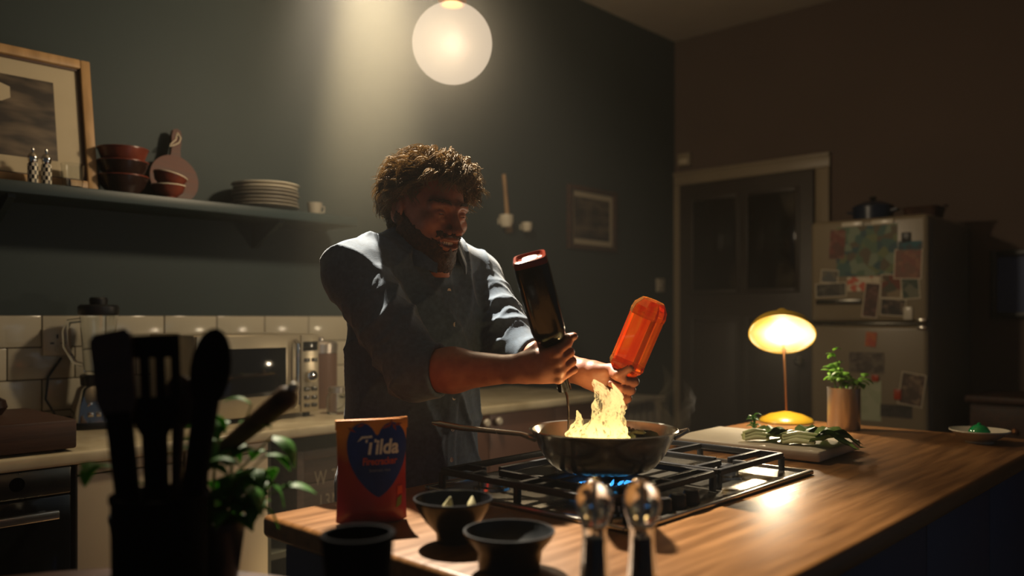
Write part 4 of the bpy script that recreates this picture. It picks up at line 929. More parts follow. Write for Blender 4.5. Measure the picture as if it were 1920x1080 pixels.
tc = SK.node('ShaderNodeTexCoord'); mp = SK.node('ShaderNodeMapping'); mp.inputs['Scale'].default_value = (1/.90, 1/.58, 1/.86); SK.l.new(tc.outputs['Object'], mp.inputs[0])
vl = SK.node('ShaderNodeVectorMath', operation='LENGTH'); SK.l.new(mp.outputs[0], vl.inputs[0])
mr = SK.node('ShaderNodeMapRange', interpolation_type='SMOOTHSTEP'); mr.inputs[1].default_value = 0; mr.inputs[2].default_value = .98; mr.inputs[3].default_value = BEAM_HAZE_DENSITY; mr.inputs[4].default_value = 0
SK.l.new(vl.outputs['Value'], mr.inputs[0]); SK.l.new(mr.outputs[0], vs_.inputs['Density'])
SK.l.new(vs_.outputs[0], SK.out.inputs['Volume'])
put('beam_haze', MB().ball((0, 0, 0), (.90, .58, .86), 40, 28), SK.m, None, (.78, .86, 2.23), kind='stuff', label='soft denser haze added behind the man to make the light beam show', cat='smoke')  # denser haze volume added behind the man so the beam glows there
put('haze', MB().box(-2.3, WU-.001, -2.3, WV-.0001, .001, CEIL-.001), HZ.m, kind='stuff', label='thin cooking smoke haze hanging in the kitchen air', cat='haze')
# ================================================================ FOREGROUND TABLE (out of focus, left)
ft = thing('round_side_table', 'small round dark table in the left foreground', 'table', (-.583, -.4745, 0))
put('table_top', MB().lathe([(0, .89), (.43, .89), (.45, .90), (.45, .914), (.44, .92), (0, .92)], 64), 'darkwood', ft)
put('pedestal', MB().lathe([(.05, .04), (.035, .10), (.03, .6), (.05, .86), (.12, .89)], 24), 'darkwood', ft)
put('foot_plate', MB().lathe([(0, 0), (.26, 0), (.26, .02), (.06, .045), (0, .045)], 40), 'darkwood', ft)
up_ = thing('utensil_pot', 'dark utensil pot in the left foreground', 'utensil pot', (-.329, -.336, T))
put('pot', MB().lathe([(0, .0005), (.050, .0005), (.0535, .004), (.055, .128), (.056, .135), (.052, .135), (.050, .128), (.048, .008), (0, .006)], 40), 'navy_plastic', up_)
put('rim', MB().lathe([(.0515, .131), (.0572, .131), (.0572, .138), (.0515, .138)], 40, closed=True), 'navy_plastic', up_)
VIEW = Vector((.729, .6845, 0))
def orient(base, head):
    z = (Vector(head)-Vector(base)).normalized(); y = (VIEW-z*VIEW.dot(z)).normalized(); x = y.cross(z)
    return Matrix(((x.x, y.x, z.x, base[0]), (x.y, y.y, z.y, base[1]), (x.z, y.z, z.z, base[2]), (0, 0, 0, 1)))
def flat(poly, y0, y1): return MB().prism(poly, y0, y1).xf(Matrix(((1, 0, 0, 0), (0, 0, 1, 0), (0, 1, 0, 0), (0, 0, 0, 1))))
def utensil(name, label, cat, base, top, builder):
    M4 = orient(base, top); L = (Vector(top)-Vector(base)).length
    q = thing(name, label, cat, (0, 0, 0), group='utensils in the foreground pot'); q.matrix_world = M4; q.location = M4.to_translation(); q.rotation_euler = M4.to_euler()
    builder(q, L)
def b_spat(q, L):
    put('handle', MB().tube([(0, 0, 0), (0, 0, L*.4), (0, 0, L-.10)], [.009, .0145, .0155], 12), 'navy_plastic', q)
    put('blade', flat([(-.010, L-.125), (.010, L-.125), (.024, L-.085), (.026, L-.006), (.020, L), (-.018, L-.004), (-.024, L-.012), (-.024, L-.085)], -.003, .003), 'darkwood', q)
def b_turn(q, L):
    put('handle', MB().tube([(0, 0, 0), (0, 0, L*.4), (0, .0, L-.09)], [.009, .0145, .0155], 12), 'navy_plastic', q)
    W2 = .034; bars = MB()
    for a in (MB().rbox(-W2, W2, -.0025, .0025, L-.028, L, .002), MB().rbox(-W2+.004, W2-.004, -.0025, .0025, L-.10, L-.075, .002)): bars.add(a.v, a.f)
    for k in range(4):
        x = -W2+.006+k*(2*W2-.012)/3; a = MB().rbox(x-.0055, x+.0055, -.0025, .0025, L-.078, L-.026, .001); bars.add(a.v, a.f)
    a = flat([(-.009, L-.135), (.009, L-.135), (W2-.006, L-.098), (-W2+.006, L-.098)], -.0025, .0025); bars.add(a.v, a.f)
    put('slotted_head', bars, 'navy_plastic', q)
def b_spoon(q, L):
    put('handle', MB().tube([(0, 0, 0), (0, 0, L*.4), (0, 0, L-.085)], [.009, .0145, .0155], 12), 'navy_plastic', q)
    bw = MB(); vs = []; fs = []; n, k_ = 10, 20
    for s in (0, 1):
        for i in range(n+1):
            r = i/n
            for k in range(k_):
                a = 2*PI*k/k_; vs.append((.0245*r*math.cos(a), (.016*(1-r*r))-(.003 if s else 0), L-.05+.05*r*math.sin(a)))
    for s in (0, 1):
        o = s*(n+1)*k_
        for i in range(n):
            for k in range(k_): k2 = (k+1) % k_; fs.append((o+i*k_+k, o+i*k_+k2, o+(i+1)*k_+k2, o+(i+1)*k_+k))
    o1 = n*k_; o2 = (n+1)*k_+n*k_
    for k in range(k_): k2 = (k+1) % k_; fs.append((o1+k, o1+k2, o2+k2, o2+k))
    put('bowl', MB().add(vs, fs), 'navy_plastic', q)
def b_wood(q, L):
    put('handle', MB().tube([(0, 0, 0), (0, 0, L*.5), (0, 0, L-.06)], [.006, .007, .008], 10), 'darkwood', q)
    put('bowl', MB().ball((0, 0, L-.035), (.022, .008, .035), 18, 12), 'darkwood', q)
utensil('spatula', 'dark spatula with a broad brown blade, leftmost in the pot', 'spatula', (-.346, -.318, .929), (-.375, -.300, 1.256), b_spat)
utensil('slotted_turner', 'black slotted turner standing in the middle of the pot', 'slotted turner', (-.329, -.337, .929), (-.337, -.330, 1.250), b_turn)
utensil('serving_spoon', 'large black serving spoon leaning right in the pot', 'spoon', (-.315, -.354, .929), (-.283, -.388, 1.258), b_spoon)
utensil('wooden_spoon', 'brown wooden spoon behind the slotted turner', 'spoon', (-.306, -.322, .929), (-.298, -.322, 1.20), b_wood)
mo = thing('stone_mortar', 'dark stone mortar hidden behind the utensil pot', 'mortar', (-.283, -.181, T))
put('bowl', MB().lathe([(0, .0005), (.030, .0005), (.034, .01), (.038, .03), (.045, .075), (.0435, .08), (.039, .076), (.032, .035), (0, .022)], 32), 'greybowl', mo)
put('rim', MB().lathe([(.039, .074), (.0455, .073), (.0455, .081), (.039, .081)], 32, closed=True), 'greybowl', mo)
ps = thing('wooden_pestle', 'worn wooden pestle sticking out to the right of the utensils', 'pestle', (0, 0, 0))
a0, a1 = Vector((-.300, -.176, .985)), Vector((-.172, -.376, 1.172))
pp = [a0.lerp(a1, t) for t in (0, .1, .3, .6, .85, .95, 1.0)]
put('shaft', MB().tube(pp[:6], [.010, .013, .010, .011, .0145, .0155], 14), 'pestle', ps)
put('tip_highlight', MB().ball(a1+(a1-a0).normalized()*.002+Vector((0, 0, .006)), (.008, .008, .007), 12, 8), 'ceramic', ps)  # pale ball that paints in the highlight on the pestle tip
put('knob_end', MB().tube([pp[5], pp[5].lerp(pp[6], .6), pp[6], a1+(a1-a0).normalized()*.004], [.0155, .0155, .012, .004], 14), 'pestle', ps)
hp = thing('potted_mint', 'leafy green herb plant behind the dark utensil pot', 'plant', (-.236, -.289, T))
put('pot', MB().lathe([(0, .0005), (.030, .0005), (.040, .072), (.0425, .072), (.0425, .082), (.038, .082), (.036, .07), (0, .068)], 28), 'greybowl', hp)
put('soil', MB().lathe([(0, .072), (.036, .069)], 20), 'soil', hp)
r = random.Random(21)
stems = [((.008, -.01), .165, (.03, -.02)), ((-.01, .005), .19, (.002, -.012)), ((.012, .01), .12, (.055, -.045)), ((.0, -.012), .10, (.038, -.055)), ((.01, 0), .075, (.06, -.03)), ((-.012, -.005), .11, (-.02, -.03)), ((0, .01), .14, (.025, .015)), ((.012, -.012), .05, (.045, -.05)), ((-.014, .008), .09, (-.115, .06))]
for k, ((x0, y0), h, (dx, dy)) in enumerate(stems):
    st = put('stem', MB().tube([(x0, y0, .07), (x0+dx*.35, y0+dy*.35, .07+h*.6), (x0+dx, y0+dy, .07+h)], [.0025, .002, .001], 6), 'stem', hp)
    for j_ in range(9 if k < 8 else 3):
        t = (.25+.75*(j_//2)/4) if k < 8 else 1.0; L = r.uniform(.034, .054); vs, fs = leaf_mesh(L, L*.62, .3, -.2, 3, 6)
        q = MB().add(vs, fs).xf(Matrix.Rotation(r.uniform(-.4, .7), 4, 'Y')); q.xf(Matrix.Translation((x0+dx*t*(.6+.4*t), y0+dy*t*(.6+.4*t), .07+h*t)) @ Matrix.Rotation(j_*PI/2*1.2+k*1.3, 4, 'Z'))
        put('leaf', q, 'leaf_dark', st, fix=False)
cu = thing('dark_cup', 'dark cup at the front of the rice pouch', 'cup', (-.195, -.552, T))
put('cup', MB().lathe([(0, .0005), (.030, .0005), (.034, .005), (.041, .095), (.0415, .1), (.038, .1), (.031, .01), (0, .008)], 36), 'navy_plastic', cu)
put('rim', MB().lathe([(.0375, .097), (.0425, .097), (.0425, .103), (.0375, .103)], 36, closed=True), 'navy_plastic', cu)
# ================================================================ THE MAN
man = thing('person', 'man in a dark denim shirt with curly hair pouring two bottles into the pan', 'person', (.54, .21, 0))
MO = Vector((.54, .21, 0))
def local(me):
    me.transform(Matrix.Translation(-MO)); return me
HC = Vector((.522, .149, 1.524))
HR = (Matrix.Rotation(math.radians(-3), 3, 'Z') @ Matrix.Rotation(math.radians(11), 3, 'X') @ Matrix.Rotation(math.radians(2), 3, 'Y'))
HRn = np.array(HR)
def to_head(P):
    X, Y, Z = np.broadcast_arrays(P[0]-HC.x, P[1]-HC.y, P[2]-HC.z)
    return [HRn[0, i]*X+HRn[1, i]*Y+HRn[2, i]*Z for i in range(3)]
def head_sdf(L):
    x, y, z = L; ax = np.abs(x); S = (ax, y, z)
    d = ell(L, (0, .012, .032), (.0755, .097, .086))
    d = smin(d, ell(L, (0, -.030, -.032), (.060, .062, .082)), .03)
    d = smin(d, cone(S, (.054, .008, -.055), (.018, -.070, -.104), .020, .017), .03)
    d = smin(d, ell(L, (0, -.081, -.104), (.022, .018, .018)), .018)
    d = smin(d, ell(S, (.042, -.066, -.024), (.022, .020, .021)), .018)       # raised, smiling cheeks
    d = smin(d, cone(S, (.046, -.074, .018), (.012, -.089, .016), .010, .011), .014)
    d = smin(d, ell(L, (0, -.079, -.060), (.034, .022, .030)), .02)           # muzzle
    d = smax(d, -ell(S, (.031, -.104, .000), (.018, .020, .0135)), .012)      # sockets
    d = smin(d, ell(S, (.031, -.078, -.001), (.0165, .0140, .0125)), .004)     # lids
    d = smin(d, cone(S, (.020, -.088, -.014), (.043, -.078, -.013), .0045, .0035), .006)   # lower lid pouch
    d = smin(d, cone(L, (0, -.089, .012), (0, -.118, -.034), .0085, .0110), .010)
    d = smin(d, ell(L, (0, -.119, -.037), (.0125, .0105, .0095)), .006)
    d = smin(d, ell(S, (.0145, -.103, -.040), (.0085, .0115, .0078)), .006)
    d = smax(d, -ell(S, (.0065, -.1125, -.0475), (.0038, .0060, .0035)), .002)
    zm = z+.0665-6.5*ax*ax; M_ = (x, y, zm)                                    # smile curve
    d = smin(d, ell(M_, (0, -.096, .0085), (.030, .0085, .0046)), .005)
    d = smin(d, ell(M_, (0, -.0955, -.0105), (.025, .0090, .0056)), .005)
    d = smax(d, -ell(M_, (0, -.100, -.001), (.0275, .017, .0058)), .003)
    d = smax(d, -(cone(S, (.022, -.100, -.046), (.040, -.086, -.068), .0030, .0030)), .007)   # nasolabial fold
    d = smax(d, -ell((ax-.031, y+.0925, z+.0008-2.5*(ax-.031)**2*2), (0, 0, 0), (.0125, .005, .0014)), .001)  # eye slit
    e = ell((ax-.079-.10*(y-.012), y-.5*0, z), (0, .016, -.006), (.0085, .019, .032))
    e = smin(e, ell(S, (.0785, .008, -.030), (.006, .009, .010)), .006)
    e = smax(e, -ell(S, (.0885, .013, -.003), (.006, .010, .018)), .004)
    return smin(d, e, .006)
NK0, NK1 = (.528, .172, 1.455), (.537, .20, 1.37)
h = .0023; lo = (HC.x-.115, HC.y-.15, 1.36); hi = (HC.x+.115, HC.y+.135, HC.z+.145)
P = grid(lo, hi, h); L = to_head(P); dh = head_sdf(L)
nk = smin(cone(P, NK0, NK1, .056, .062), cone(P, (.525, .112, 1.435), (.53, .125, 1.38), .020, .03), .03)
dhead = smin(dh, nk, .025)
dhead = smax(dhead, 1.365-P[2], .002)
head_part = nets(dhead, lo, h)
# beard: a rough shell over jaw, chin, upper lip and cheeks
x, y, z = L; ax = np.abs(x)
fz = rng.standard_normal(x.shape).astype(np.float32)
for a_ in range(3): fz = (fz+np.roll(fz, 1, a_)+np.roll(fz, -1, a_))/3
fz = .0030*fz
cheek = z-(-.058+.046*np.clip((y+.070)/.075, 0, 1.2)-.016*np.clip((.03-ax)/.03, 0, 1))
reg = smax(cheek, y-.012, .006)                           # below the cheek line, in front of the ear
reg = smax(reg, -(z+.140+.2*np.clip(y+.06, -.02, .03)), .008)
mous = smax(np.abs(z+.0505-2.2*ax*ax)-.0072, np.maximum(ax-.036, y+.07), .003)
reg = smin(reg, mous, .004)
zm = z+.0665-6.5*ax*ax
lips = np.maximum(np.abs(zm+.0008)-.0125, np.maximum(ax-.026, y+.075)); reg = smax(reg, -lips, .003)
reg = reg+5.5*fz
shell = smax(dhead-.0020-.8*fz, reg, .003)
shell = smax(shell, -(dhead+.006), .001)
beard_part = nets(shell.astype(np.float32), lo, h)

# ---- arms and hands
def V3(*a): return np.array(a, float)
def nrm(a): return a/np.linalg.norm(a)
EL_R, WR_R = V3(.378, .018, 1.158), V3(.462, -.203, 1.168)
EL_L, WR_L = V3(.692, .010, 1.178), V3(.664, -.215, 1.150)
AX_R = nrm(V3(-.408, -.033, .912)); AX_L = nrm(V3(.075, -.41, .909))
def hand(P, w, elbow, f, A, right, rn, thumb):
    fp = nrm(f-A*np.dot(A, f)); n = np.cross(A, fp)*(1 if right else -1)
    O = w+fp*.068+n*(.017+rn)
    fa = nrm(w-elbow); e1 = elbow
    d = cone(P, e1, e1+(w-e1)*.35, .044, .046)
    d = smin(d, cone(P, e1+(w-e1)*.35, w-fa*.01, .044, .0265), .02)
    d = smin(d, cone(P, w-fa*.012, w+fp*.012, .0262, .0255), .015)
    offs = (.030, .010, -.010, -.0285); scl = (1, 1.03, .98, .82)
    for o, s in zip(offs, scl):
        K = w+fp*(.083 if o > -.02 else .076)+A*o-n*.002; base = w+fp*.012+A*o*.55
        d = smin(d, cone(P, base, K, .0155, .0118*s), .014)
    d = smin(d, ell(P, w+fp*.045+n*.004, (.026, .026, .026)), .02)
    K = []
    fd = None
    for o, s in zip(offs, scl):
        Oi = O+A*o
        def q(phi, r): return Oi+(-n*math.cos(phi)+fp*math.sin(phi))*r
        k0 = w+fp*(.083 if o > -.02 else .076)+A*o-n*.002
        p1 = q(math.radians(98), rn+.0150); p2 = q(math.radians(168), rn+.0095); p3 = q(math.radians(228), rn+.0088)
        g = smin(cone(P, k0, p1, .0112*s, .0100*s), cone(P, p1, p2, .0098*s, .0086*s), .004)
        g = smin(g, cone(P, p2, p3, .0086*s, .0070*s), .003)
        fd = g if fd is None else smin(fd, g, .0022)
    d = smin(d, fd, .006)
    c0 = w+fp*.014+n*.012+A*.014; c1 = w+fp*.046+n*.024+A*.034
    t1, t2 = [O+n*a_+fp*b_+A*c_ for a_, b_, c_ in thumb]
    g = smin(cone(P, c0, c1, .0175, .0135), cone(P, c1, t1, .0122, .0108), .008)
    g = smin(g, cone(P, t1, t2, .0105, .0078), .004)
    d = smin(d, g, .010)
    return d, O, fp, n
RN = .0145
fR = nrm(WR_R-EL_R); fL = nrm(V3(.6, -.8, 0.0))
lo_r = (.29, -.36, 1.06); P = grid(lo_r, (.60, .09, 1.27), .0024)
dR, O_R, fpR, nR = hand(P, WR_R, EL_R, fR, AX_R, True, RN, [(RN+.012, .006, .030), (RN-.002, .044, .040)])
arm_r = nets(dR.astype(np.float32), lo_r, .0024)
lo_l = (.59, -.36, 1.05); P = grid(lo_l, (.77, .08, 1.26), .0024)
dL, O_L, fpL, nL = hand(P, WR_L, EL_L, fL, AX_L, False, RN, [(RN+.012, -.012, .036), (RN+.014, .006, .060)])
arm_l = nets(dL.astype(np.float32), lo_l, .0024)
# ---- torso core that joins head and arms under the shirt
SH_R, SH_L = (.352, .207, 1.372), (.728, .207, 1.372)
def torso(P, g=0.0):
    d = ell(P, (.54, .208, 1.235), (.172+g, .112+g, .205+g))
    d = smin(d, ell(P, (.54, .222, 1.02), (.158+g, .116+g, .21+g)), .09)
    d = smin(d, ell(P, (.54, .238, .85), (.165+g, .122+g, .15+g)), .08)
    for s, sh in ((-1, SH_R), (1, SH_L)): d = smin(d, cone(P, (.54+s*.07, .207, 1.418), sh, .052+g, .060+g), .06)
    return smin(d, cone(P, (.54, .212, 1.40), (.532, .185, 1.455), .078+g, .056+g), .04)
lo_t = (.26, .0, .72); P = grid(lo_t, (.82, .40, 1.50), .009)
core = torso(P, -.006)
for sh, el in ((SH_R, EL_R), (SH_L, EL_L)): core = smin(core, cone(P, sh, el, .050, .042), .03)
core_part = nets(core.astype(np.float32), lo_t, .009)
body = local(np_mesh('body', [head_part, arm_r, arm_l, core_part], 'skin'))
put('body', body, None, man)
put('beard', local(np_mesh('beard', [beard_part], 'beard')), None, man)

# ---- shirt
lo_s = (.24, -.09, .77); hs = .0042; P = grid(lo_s, (.84, .40, 1.50), hs)
X, Y, Z = P
d = torso(P, .012)
def cut(dd, pt, dr): return smax(dd, (X-pt[0])*dr[0]+(Y-pt[1])*dr[1]+(Z-pt[2])*dr[2], .004)
sle = None
for sh, el, wr, r0, r1 in ((SH_R, EL_R, WR_R, .071, .062), (SH_L, EL_L, WR_L, .068, .057)):
    fa = nrm(wr-el); cuff = el+(wr-el)*.20
    up_arm = cone(P, sh, el, r0, r1); sl = smin(up_arm, cone(P, el, cuff, r1, r1*.86), .02)
    sl = cut(sl, cuff, fa)
    band = cut(cut(cone(P, el-fa*.01, cuff+fa*.02, r1*.99, r1*.88), cuff+fa*.004, fa), cuff-fa*.034, -fa)
    sl = smin(sl, band-.0025, .003)
    sl = smax(sl, -(cut(cone(P, el, cuff+fa*.05, r1*.76, r1*.76), cuff-fa*.012, -fa)), .003)
    # folds ring the sleeve diagonally, deepest around the elbow, none on the turned cuff
    axd = nrm(np.array(el)-np.array(sh)); La = np.linalg.norm(np.array(el)-np.array(sh)); q1 = nrm(np.cross(axd, (0, 0, 1))); q2 = np.cross(axd, q1)
    dx_, dy_, dz_ = X-sh[0], Y-sh[1], Z-sh[2]
    sa = (dx_*axd[0]+dy_*axd[1]+dz_*axd[2])/La
    an = np.arctan2(dx_*q2[0]+dy_*q2[1]+dz_*q2[2], dx_*q1[0]+dy_*q1[1]+dz_*q1[2])
    rg1 = (1-np.abs(np.sin(PI*(4.2*sa+.55*np.sin(an+1.0+sh[0]*9)+.25*np.sin(2*an)))))**1.6; rg2 = (1-np.abs(np.sin(PI*(6.3*sa-.8*np.sin(an-.6)+.3*np.sin(3*an)))))**2
    cuffd = -((X-cuff[0])*fa[0]+(Y-cuff[1])*fa[1]+(Z-cuff[2])*fa[2])
    amp = np.clip(sa*1.3+.15, 0, 1)*np.clip((cuffd-.036)/.03, 0, 1)
    sl = sl-(.0085*rg1+.005*rg2)*amp
    sle = sl if sle is None else np.minimum(sle, sl)
n1 = np.sin(33*X+24*Z+16*Y+2.6*np.sin(15*Y+11*Z+7*X)); n2 = np.sin(52*Z-37*X+28*Y+2.4*np.sin(21*X+13*Y)); n3 = np.sin(17*X-29*Z+40*Y+2*np.sin(19*Z))
n1 = np.sin(22*X+9*Z+8*Y+1.8*np.sin(8*Z+6*X)); n2 = np.sin(16*Z-24*X+14*Y+2.0*np.sin(9*X+7*Z)); n3 = np.sin(14*X-12*Z+20*Y)
wr_t = .0100*(1-np.abs(n1))**2+.0085*(1-np.abs(n2))**2.5+.003*n3
arm_w = np.exp(-np.clip(sle, 0, 1)/.02)
body_sh = d-.8*wr_t
sle_sh = sle
d = smin(body_sh, sle_sh, .022)
d = smax(d, .80-Z, .006)
neck_hole = cone(P, (.537, .20, 1.375), (.525, .150, 1.56), .064, .074)
d = smax(d, -smax(neck_hole, 1.40-Z, .004), .004)
vneck = ell(P, (.535, .085, 1.425), (.022, .075, .058)); d = smax(d, -vneck, .004)
placket = np.maximum(np.maximum(np.abs(X-.540)-.017, 1.38*0+Z-1.40), Y-.2)
d = d-.0022*(1/(1+np.exp(np.clip(placket/.0012, -30, 30))))
d = d.astype(np.float32)
shirt = put('shirt', local(np_mesh('shirt', [nets(d, lo_s, hs)], 'shirt')), None, man)
def front_y(xx, zz):
    i = int(round((xx-lo_s[0])/hs)); k = int(round((zz-lo_s[2])/hs)); col = d[i, :, k]; j = np.argmax(col < 0); return lo_s[1]+hs*j
for zz in (1.335, 1.256, 1.17, 1.085, 1.012, .94, .86):
    yy = front_y(.540, zz)
    put('button', MB().lathe([(0, .0032), (.0035, .003), (.0055, .0035), (.0062, .0015), (.0055, 0)], 16).xf(Matrix.Translation(Vector((.540, yy, zz))-MO) @ Matrix.Rotation(PI/2, 4, 'X')), 'button', shirt)
# collar: stand plus folded leaf, open at the front
cv, cf = [], []; NC = 40
prof_c = [(.066, -.014), (.064, .012), (.066, .032), (.070, .038), (.076, .034), (.088, .008), (.092, -.012), (.089, -.011), (.080, .008), (.073, .028), (.070, -.012)]
for i in range(NC+1):
    t = -1+2*i/NC; a = t*math.radians(152)             # 0 = nape
    ax_, ay_ = math.sin(a), math.cos(a); front = abs(t)**3
    for (r_, zz) in prof_c:
        drop = -.030*front*(1 if r_ > .08 else .35); rr = r_*(1-.06*front)+(.010*front if r_ > .08 else 0)
        zc = 1.428+zz+drop-.014*(1-ay_)/2
        cv.append(Vector((.534+rr*ax_*1.0, .181+rr*ay_*.98-.020*(1-ay_)/2-.18*(zz)*.9, zc))-MO)
npf = len(prof_c)
for i in range(NC):
    for k in range(npf): k2 = (k+1) % npf; cf.append((i*npf+k, i*npf+k2, (i+1)*npf+k2, (i+1)*npf+k))
cf.append(tuple(range(npf))); cf.append(tuple(NC*npf+k for k in range(npf))[::-1])
put('collar', MB().add(cv, cf), 'shirt', shirt)
# ---- trousers and shoes
lo_p = (.33, .05, .06); P = grid(lo_p, (.76, .42, .90), .011)
dl = None
for s in (-1, 1):
    hip, kn, an = (.54+s*.085, .24, .84), (.54+s*.10, .215, .48), (.54+s*.105, .26, .08)
    q = smin(cone(P, hip, kn, .095, .068), cone(P, kn, an, .068, .052), .03); dl = q if dl is None else smin(dl, q, .02)
dl = smin(dl, ell(P, (.54, .24, .83), (.165, .12, .12)), .04); dl = smax(dl, P[2]-.88, .004); dl = smax(dl, .07-P[2], .004)
put('trousers', local(np_mesh('trousers', [nets(dl.astype(np.float32), lo_p, .011)], 'trouser')), None, man)
for s in (-1, 1):
    put('shoe', loft([[(s*.105+.05*x_*(1-.18*(y_ > .5)), -.02-.145*y_+.11*(1-abs(y_)) * 0, z_) for x_, y_, z_ in ring] for ring in
        [[(math.cos(a)*.8, math.sin(a)*1.0, 0.0005) for a in np.linspace(0, 2*PI, 20)[:-1]], [(math.cos(a)*.95, math.sin(a)*1.05, .02) for a in np.linspace(0, 2*PI, 20)[:-1]], [(math.cos(a)*.85, math.sin(a)*.9-.1, .055) for a in np.linspace(0, 2*PI, 20)[:-1]], [(math.cos(a)*.7, math.sin(a)*.45-.5, .09) for a in np.linspace(0, 2*PI, 20)[:-1]]]]), 'shoe', man)
# ---- eyes, brows, teeth
def hw(p): return (HC+HR @ Vector(p))-MO
HM = Matrix.Translation(HC-MO) @ HR.to_4x4()
for s in (-1, 1):
    put('eye', MB().ball((s*.031, -.0775, -.001), (.0118, .0118, .0112), 16, 10).xf(HM), 'eye', man)
    br = MB()
    for k in range(60):
        t = k/59; x_ = s*(.012+.038*t); z_ = .0235+.005*math.sin(PI*t*.9)-.004*t+random.uniform(-.003, .003); y_ = -.0985+.024*t**2
        br.tube([(x_, y_, z_), (x_+s*.004, y_-.0012+.002*t, z_+.0022), (x_+s*.009, y_+.001+.006*t, z_+.002)], [.0009, .0008, .0003], 4)
    put('eyebrow', br.xf(HM), 'beard', man)
tv = MB()
for k in range(-4, 5):
    if k == 0: pass
    x_ = k*.0056; y_ = -.0895+4.0*x_*x_*4; tv.rbox(x_-.0027, x_+.0027, y_-.003, y_+.003, -.0705+6.5*x_*x_, -.0625+6.5*x_*x_, .001)
put('teeth', tv.xf(HM), 'teeth', man)
# ---- hair: curly locks on a cap
hv, hf = [], []
def scalp(th, ph, g=0.0):
    return Vector(((.0755+g)*math.cos(ph)*math.sin(th), .012-(.097+g)*math.cos(ph)*math.cos(th), .032+(.086+g)*math.sin(ph)))
def hair_ok(p):
    x_, y_, z_ = p
    if y_ < -.045: return z_ > .070
    if y_ < .010: return z_ > .028+(-y_+.010)*.6
    if y_ < .042: return z_ > .024 or abs(x_) < .04
    return z_ > -.060
lo_h = (-.12, -.14, -.085); P = grid(lo_h, (.12, .145, .16), .004); x, y, z = P
cap = ell(P, (0, .012, .034), (.082, .101, .092)); base = ell(P, (0, .016, -.01), (.074, .098, .07)); cap = smin(cap, smax(base, .045-y, .01), .01)
reg = np.where(y < -.045, .072-z, np.where(y < .010, .030+(-y+.010)*.65-z, np.where(y < .035, .024-z, -.058-z)))
cap = smax(cap+.004*np.sin(x*170+z*90)*np.sin(y*150-z*120), np.clip(reg, -.05, .05)*.7, .008)
capV, capQ = nets(np.broadcast_to(cap, np.broadcast_shapes(x.shape, y.shape, z.shape)).astype(np.float32), lo_h, .004)
cap_me = np_mesh('hair_cap', [(capV, capQ)], 'hair'); cap_me.transform(HM)
hair = put('hair', cap_me, None, man)
locks = MB(); r = random.Random(11); n_l = 0
while n_l < 1000:
    th = r.uniform(-PI, PI); ph = math.asin(r.uniform(-.75, 1.0)); p = scalp(th, ph)
    if not hair_ok(p): continue
    n_l += 1
    c0 = Vector((0, .012, .02)); nn = (p-c0).normalized()
    nn = Vector((nn.x/.8, nn.y, nn.z/.9)).normalized()
    tang = Vector((nn.x*.5, nn.y*.4-.1, -1)); tang = (tang-nn*tang.dot(nn)).normalized()
    side = nn.cross(tang)
    top = max(0, nn.z); lift = .018+.006*top+r.uniform(-.006, .010)
    if nn.z < .0: lift *= .62
    if p.y < -.04: lift += .014
    Lk = r.uniform(.030, .062); turns = r.uniform(.8, 1.7); rad = r.uniform(.007, .0135); ph0 = r.uniform(0, 2*PI); sw = r.uniform(-.6, .6)
    flow = (tang+side*sw).normalized(); fs2 = nn.cross(flow)
    pts = []
    for k in range(13):
        t = k/12; c = p+nn*(lift*math.sin(min(1, t*1.5)*PI/2)*(1-.25*t))+flow*(Lk*t*t)
        c = c+(fs2*math.cos(ph0+turns*2*PI*t)+nn*math.sin(ph0+turns*2*PI*t))*(rad*min(1, t*2.2))
        pts.append(c)
    locks.tube(pts, [.0016]*3+[.0020]*6+[.0017, .0013, .0009, .0003], 4)
    for e_ in range(4):
        o_ = Vector((r.uniform(-1, 1), r.uniform(-1, 1), r.uniform(-1, 1)))*.0062
        locks.tube([q+o_*min(1, 2*k/12)+nn*(.004*r.random()*k/12) for k, q in enumerate(pts)], [.0009]*9+[.0008, .0006, .0005, .0002], 3)
lk = locks.xf(HM).mesh('curls', m['hair']); put('curls', lk, None, hair)

# ================================================================ BOTTLES IN HIS HANDS
def along(O, A, ref):
    z_ = Vector(A); x_ = (Vector(ref)-z_*Vector(ref).dot(z_)).normalized(); y_ = z_.cross(x_)
    return Matrix(((x_.x, y_.x, z_.x, O[0]), (x_.y, y_.y, z_.y, O[1]), (x_.z, y_.z, z_.z, O[2]), (0, 0, 0, 1)))
def place(q, M4): q.location = M4.to_translation(); q.rotation_euler = M4.to_euler()
RDIR = (.6845, -.729, 0)
BG = pm('black_glass', hx('0a0a0d'), .14, var=.1, spec=.6, bump=.12, bscale=60)
bb = thing('black_bottle', 'black square bottle held upside down in his near hand', 'bottle', (0, 0, 0)); place(bb, along(O_R, AX_R, RDIR))
nr = RN-.001
def ring(r_, z_, p_): return sq(r_, z_, 32, p_)
put('glass_body', loft([ring(nr, .022, 2), ring(nr+.002, .030, 2), ring(.024, .042, 2.6), ring(.032, .056, 4), ring(.0345, .075, 5), ring(.0345, .20, 5), ring(.0335, .213, 5)]), BG, bb)
m['base_red'] = pm('thick_red_brown_glass', hx('7a2a1c'), .15, var=.2, scale=30, coat=.3)
bs_ = put('bottle_base', loft([ring(.0338, .206, 5), ring(.0340, .216, 5), ring(.0318, .221, 5), ring(.027, .222, 4), ring(.024, .216, 3), ring(.006, .214, 2)]), 'base_red', bb)
put('base_mark', loft([ring(.016, .2155, 3), ring(.015, .2185, 3)]), 'ceramic', bs_)
put('neck', MB().lathe([(nr, -.062), (nr, .024)], 24), BG, bb)
put('lip', MB().lathe([(nr*.6, -.070), (nr+.0005, -.070), (nr+.0005, -.062), (nr*.6, -.062)], 24, closed=True), BG, bb)
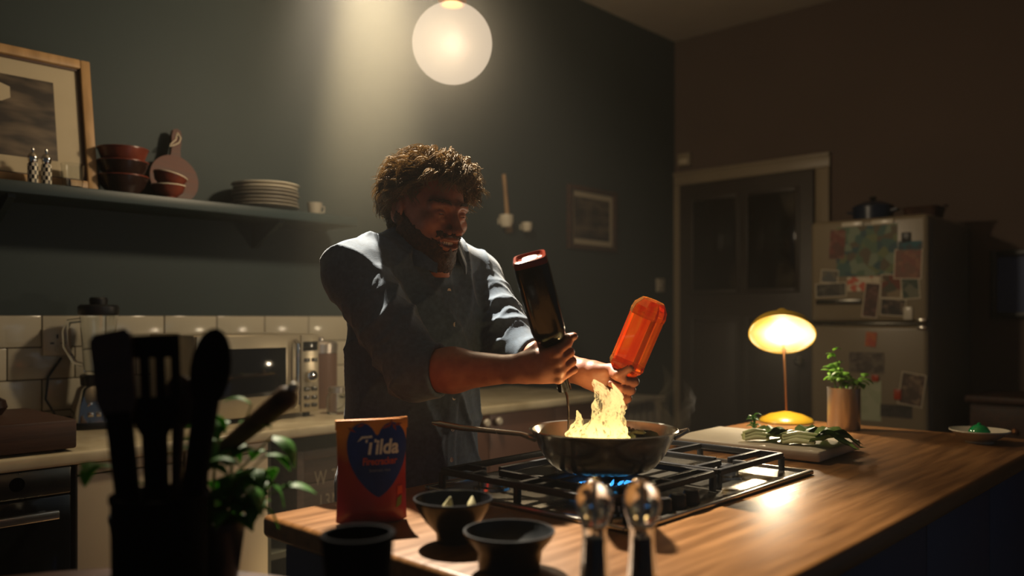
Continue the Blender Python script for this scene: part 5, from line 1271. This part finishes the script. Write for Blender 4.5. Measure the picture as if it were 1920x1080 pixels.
sx = Vector(O_R)-Vector(AX_R)*.071
stq = put('sauce_stream', MB().tube([(0, 0, 0), (.004, -.003, -.012), (.006, -.005, -.04), (.0065, -.0055, -(sx.z-PC[2]-.028))], [.0024, .0026, .002, .0022], 8), 'darkglaze', None, tuple(sx), label='thin dark stream of sauce falling into the pan', cat='sauce')
AM = Mat('amber_streaked_glass'); AM.b.inputs['Transmission Weight'].default_value = .9; AM.b.inputs['Roughness'].default_value = .05; AM.b.inputs['IOR'].default_value = 1.38
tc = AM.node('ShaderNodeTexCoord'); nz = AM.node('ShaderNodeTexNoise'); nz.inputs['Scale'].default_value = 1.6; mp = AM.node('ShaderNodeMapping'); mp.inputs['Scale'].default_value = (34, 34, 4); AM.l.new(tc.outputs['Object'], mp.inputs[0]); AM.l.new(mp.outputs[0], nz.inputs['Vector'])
rp = AM.node('ShaderNodeValToRGB'); rp.color_ramp.elements[0].position = .35; rp.color_ramp.elements[0].color = (*hx('c8240c'), 1); rp.color_ramp.elements.new(.52).color = (*hx('f0521a'), 1); rp.color_ramp.elements[-1].position = .66; rp.color_ramp.elements[-1].color = (*hx('ffb040'), 1)  # red to yellow streaks paint the bottle's refraction into its colour
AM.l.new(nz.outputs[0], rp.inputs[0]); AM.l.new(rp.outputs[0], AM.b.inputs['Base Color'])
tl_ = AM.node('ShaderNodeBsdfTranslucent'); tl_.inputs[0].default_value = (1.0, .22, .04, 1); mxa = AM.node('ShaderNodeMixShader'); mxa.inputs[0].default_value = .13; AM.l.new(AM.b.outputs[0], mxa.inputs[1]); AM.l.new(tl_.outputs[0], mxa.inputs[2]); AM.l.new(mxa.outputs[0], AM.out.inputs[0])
GG = Mat('amber_highlight_glass'); GG.b.inputs['Base Color'].default_value = (*hx('ffb45a'), 1); GG.b.inputs['Transmission Weight'].default_value = .9; GG.b.inputs['Roughness'].default_value = .03; GG.b.inputs['IOR'].default_value = 1.5  # brighter amber than the body, painting lit facets into the base
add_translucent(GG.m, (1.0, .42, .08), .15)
ab = thing('amber_bottle', 'faceted amber glass bottle held upside down in his far hand', 'bottle', (0, 0, 0)); place(ab, along(O_L, AX_L, RDIR))
def octo(r_, z_, rot=.3927): return [(r_*math.cos(rot+2*PI*k/8)*(1.0 if True else 1), r_*math.sin(rot+2*PI*k/8)*.82, z_) for k in range(8)]
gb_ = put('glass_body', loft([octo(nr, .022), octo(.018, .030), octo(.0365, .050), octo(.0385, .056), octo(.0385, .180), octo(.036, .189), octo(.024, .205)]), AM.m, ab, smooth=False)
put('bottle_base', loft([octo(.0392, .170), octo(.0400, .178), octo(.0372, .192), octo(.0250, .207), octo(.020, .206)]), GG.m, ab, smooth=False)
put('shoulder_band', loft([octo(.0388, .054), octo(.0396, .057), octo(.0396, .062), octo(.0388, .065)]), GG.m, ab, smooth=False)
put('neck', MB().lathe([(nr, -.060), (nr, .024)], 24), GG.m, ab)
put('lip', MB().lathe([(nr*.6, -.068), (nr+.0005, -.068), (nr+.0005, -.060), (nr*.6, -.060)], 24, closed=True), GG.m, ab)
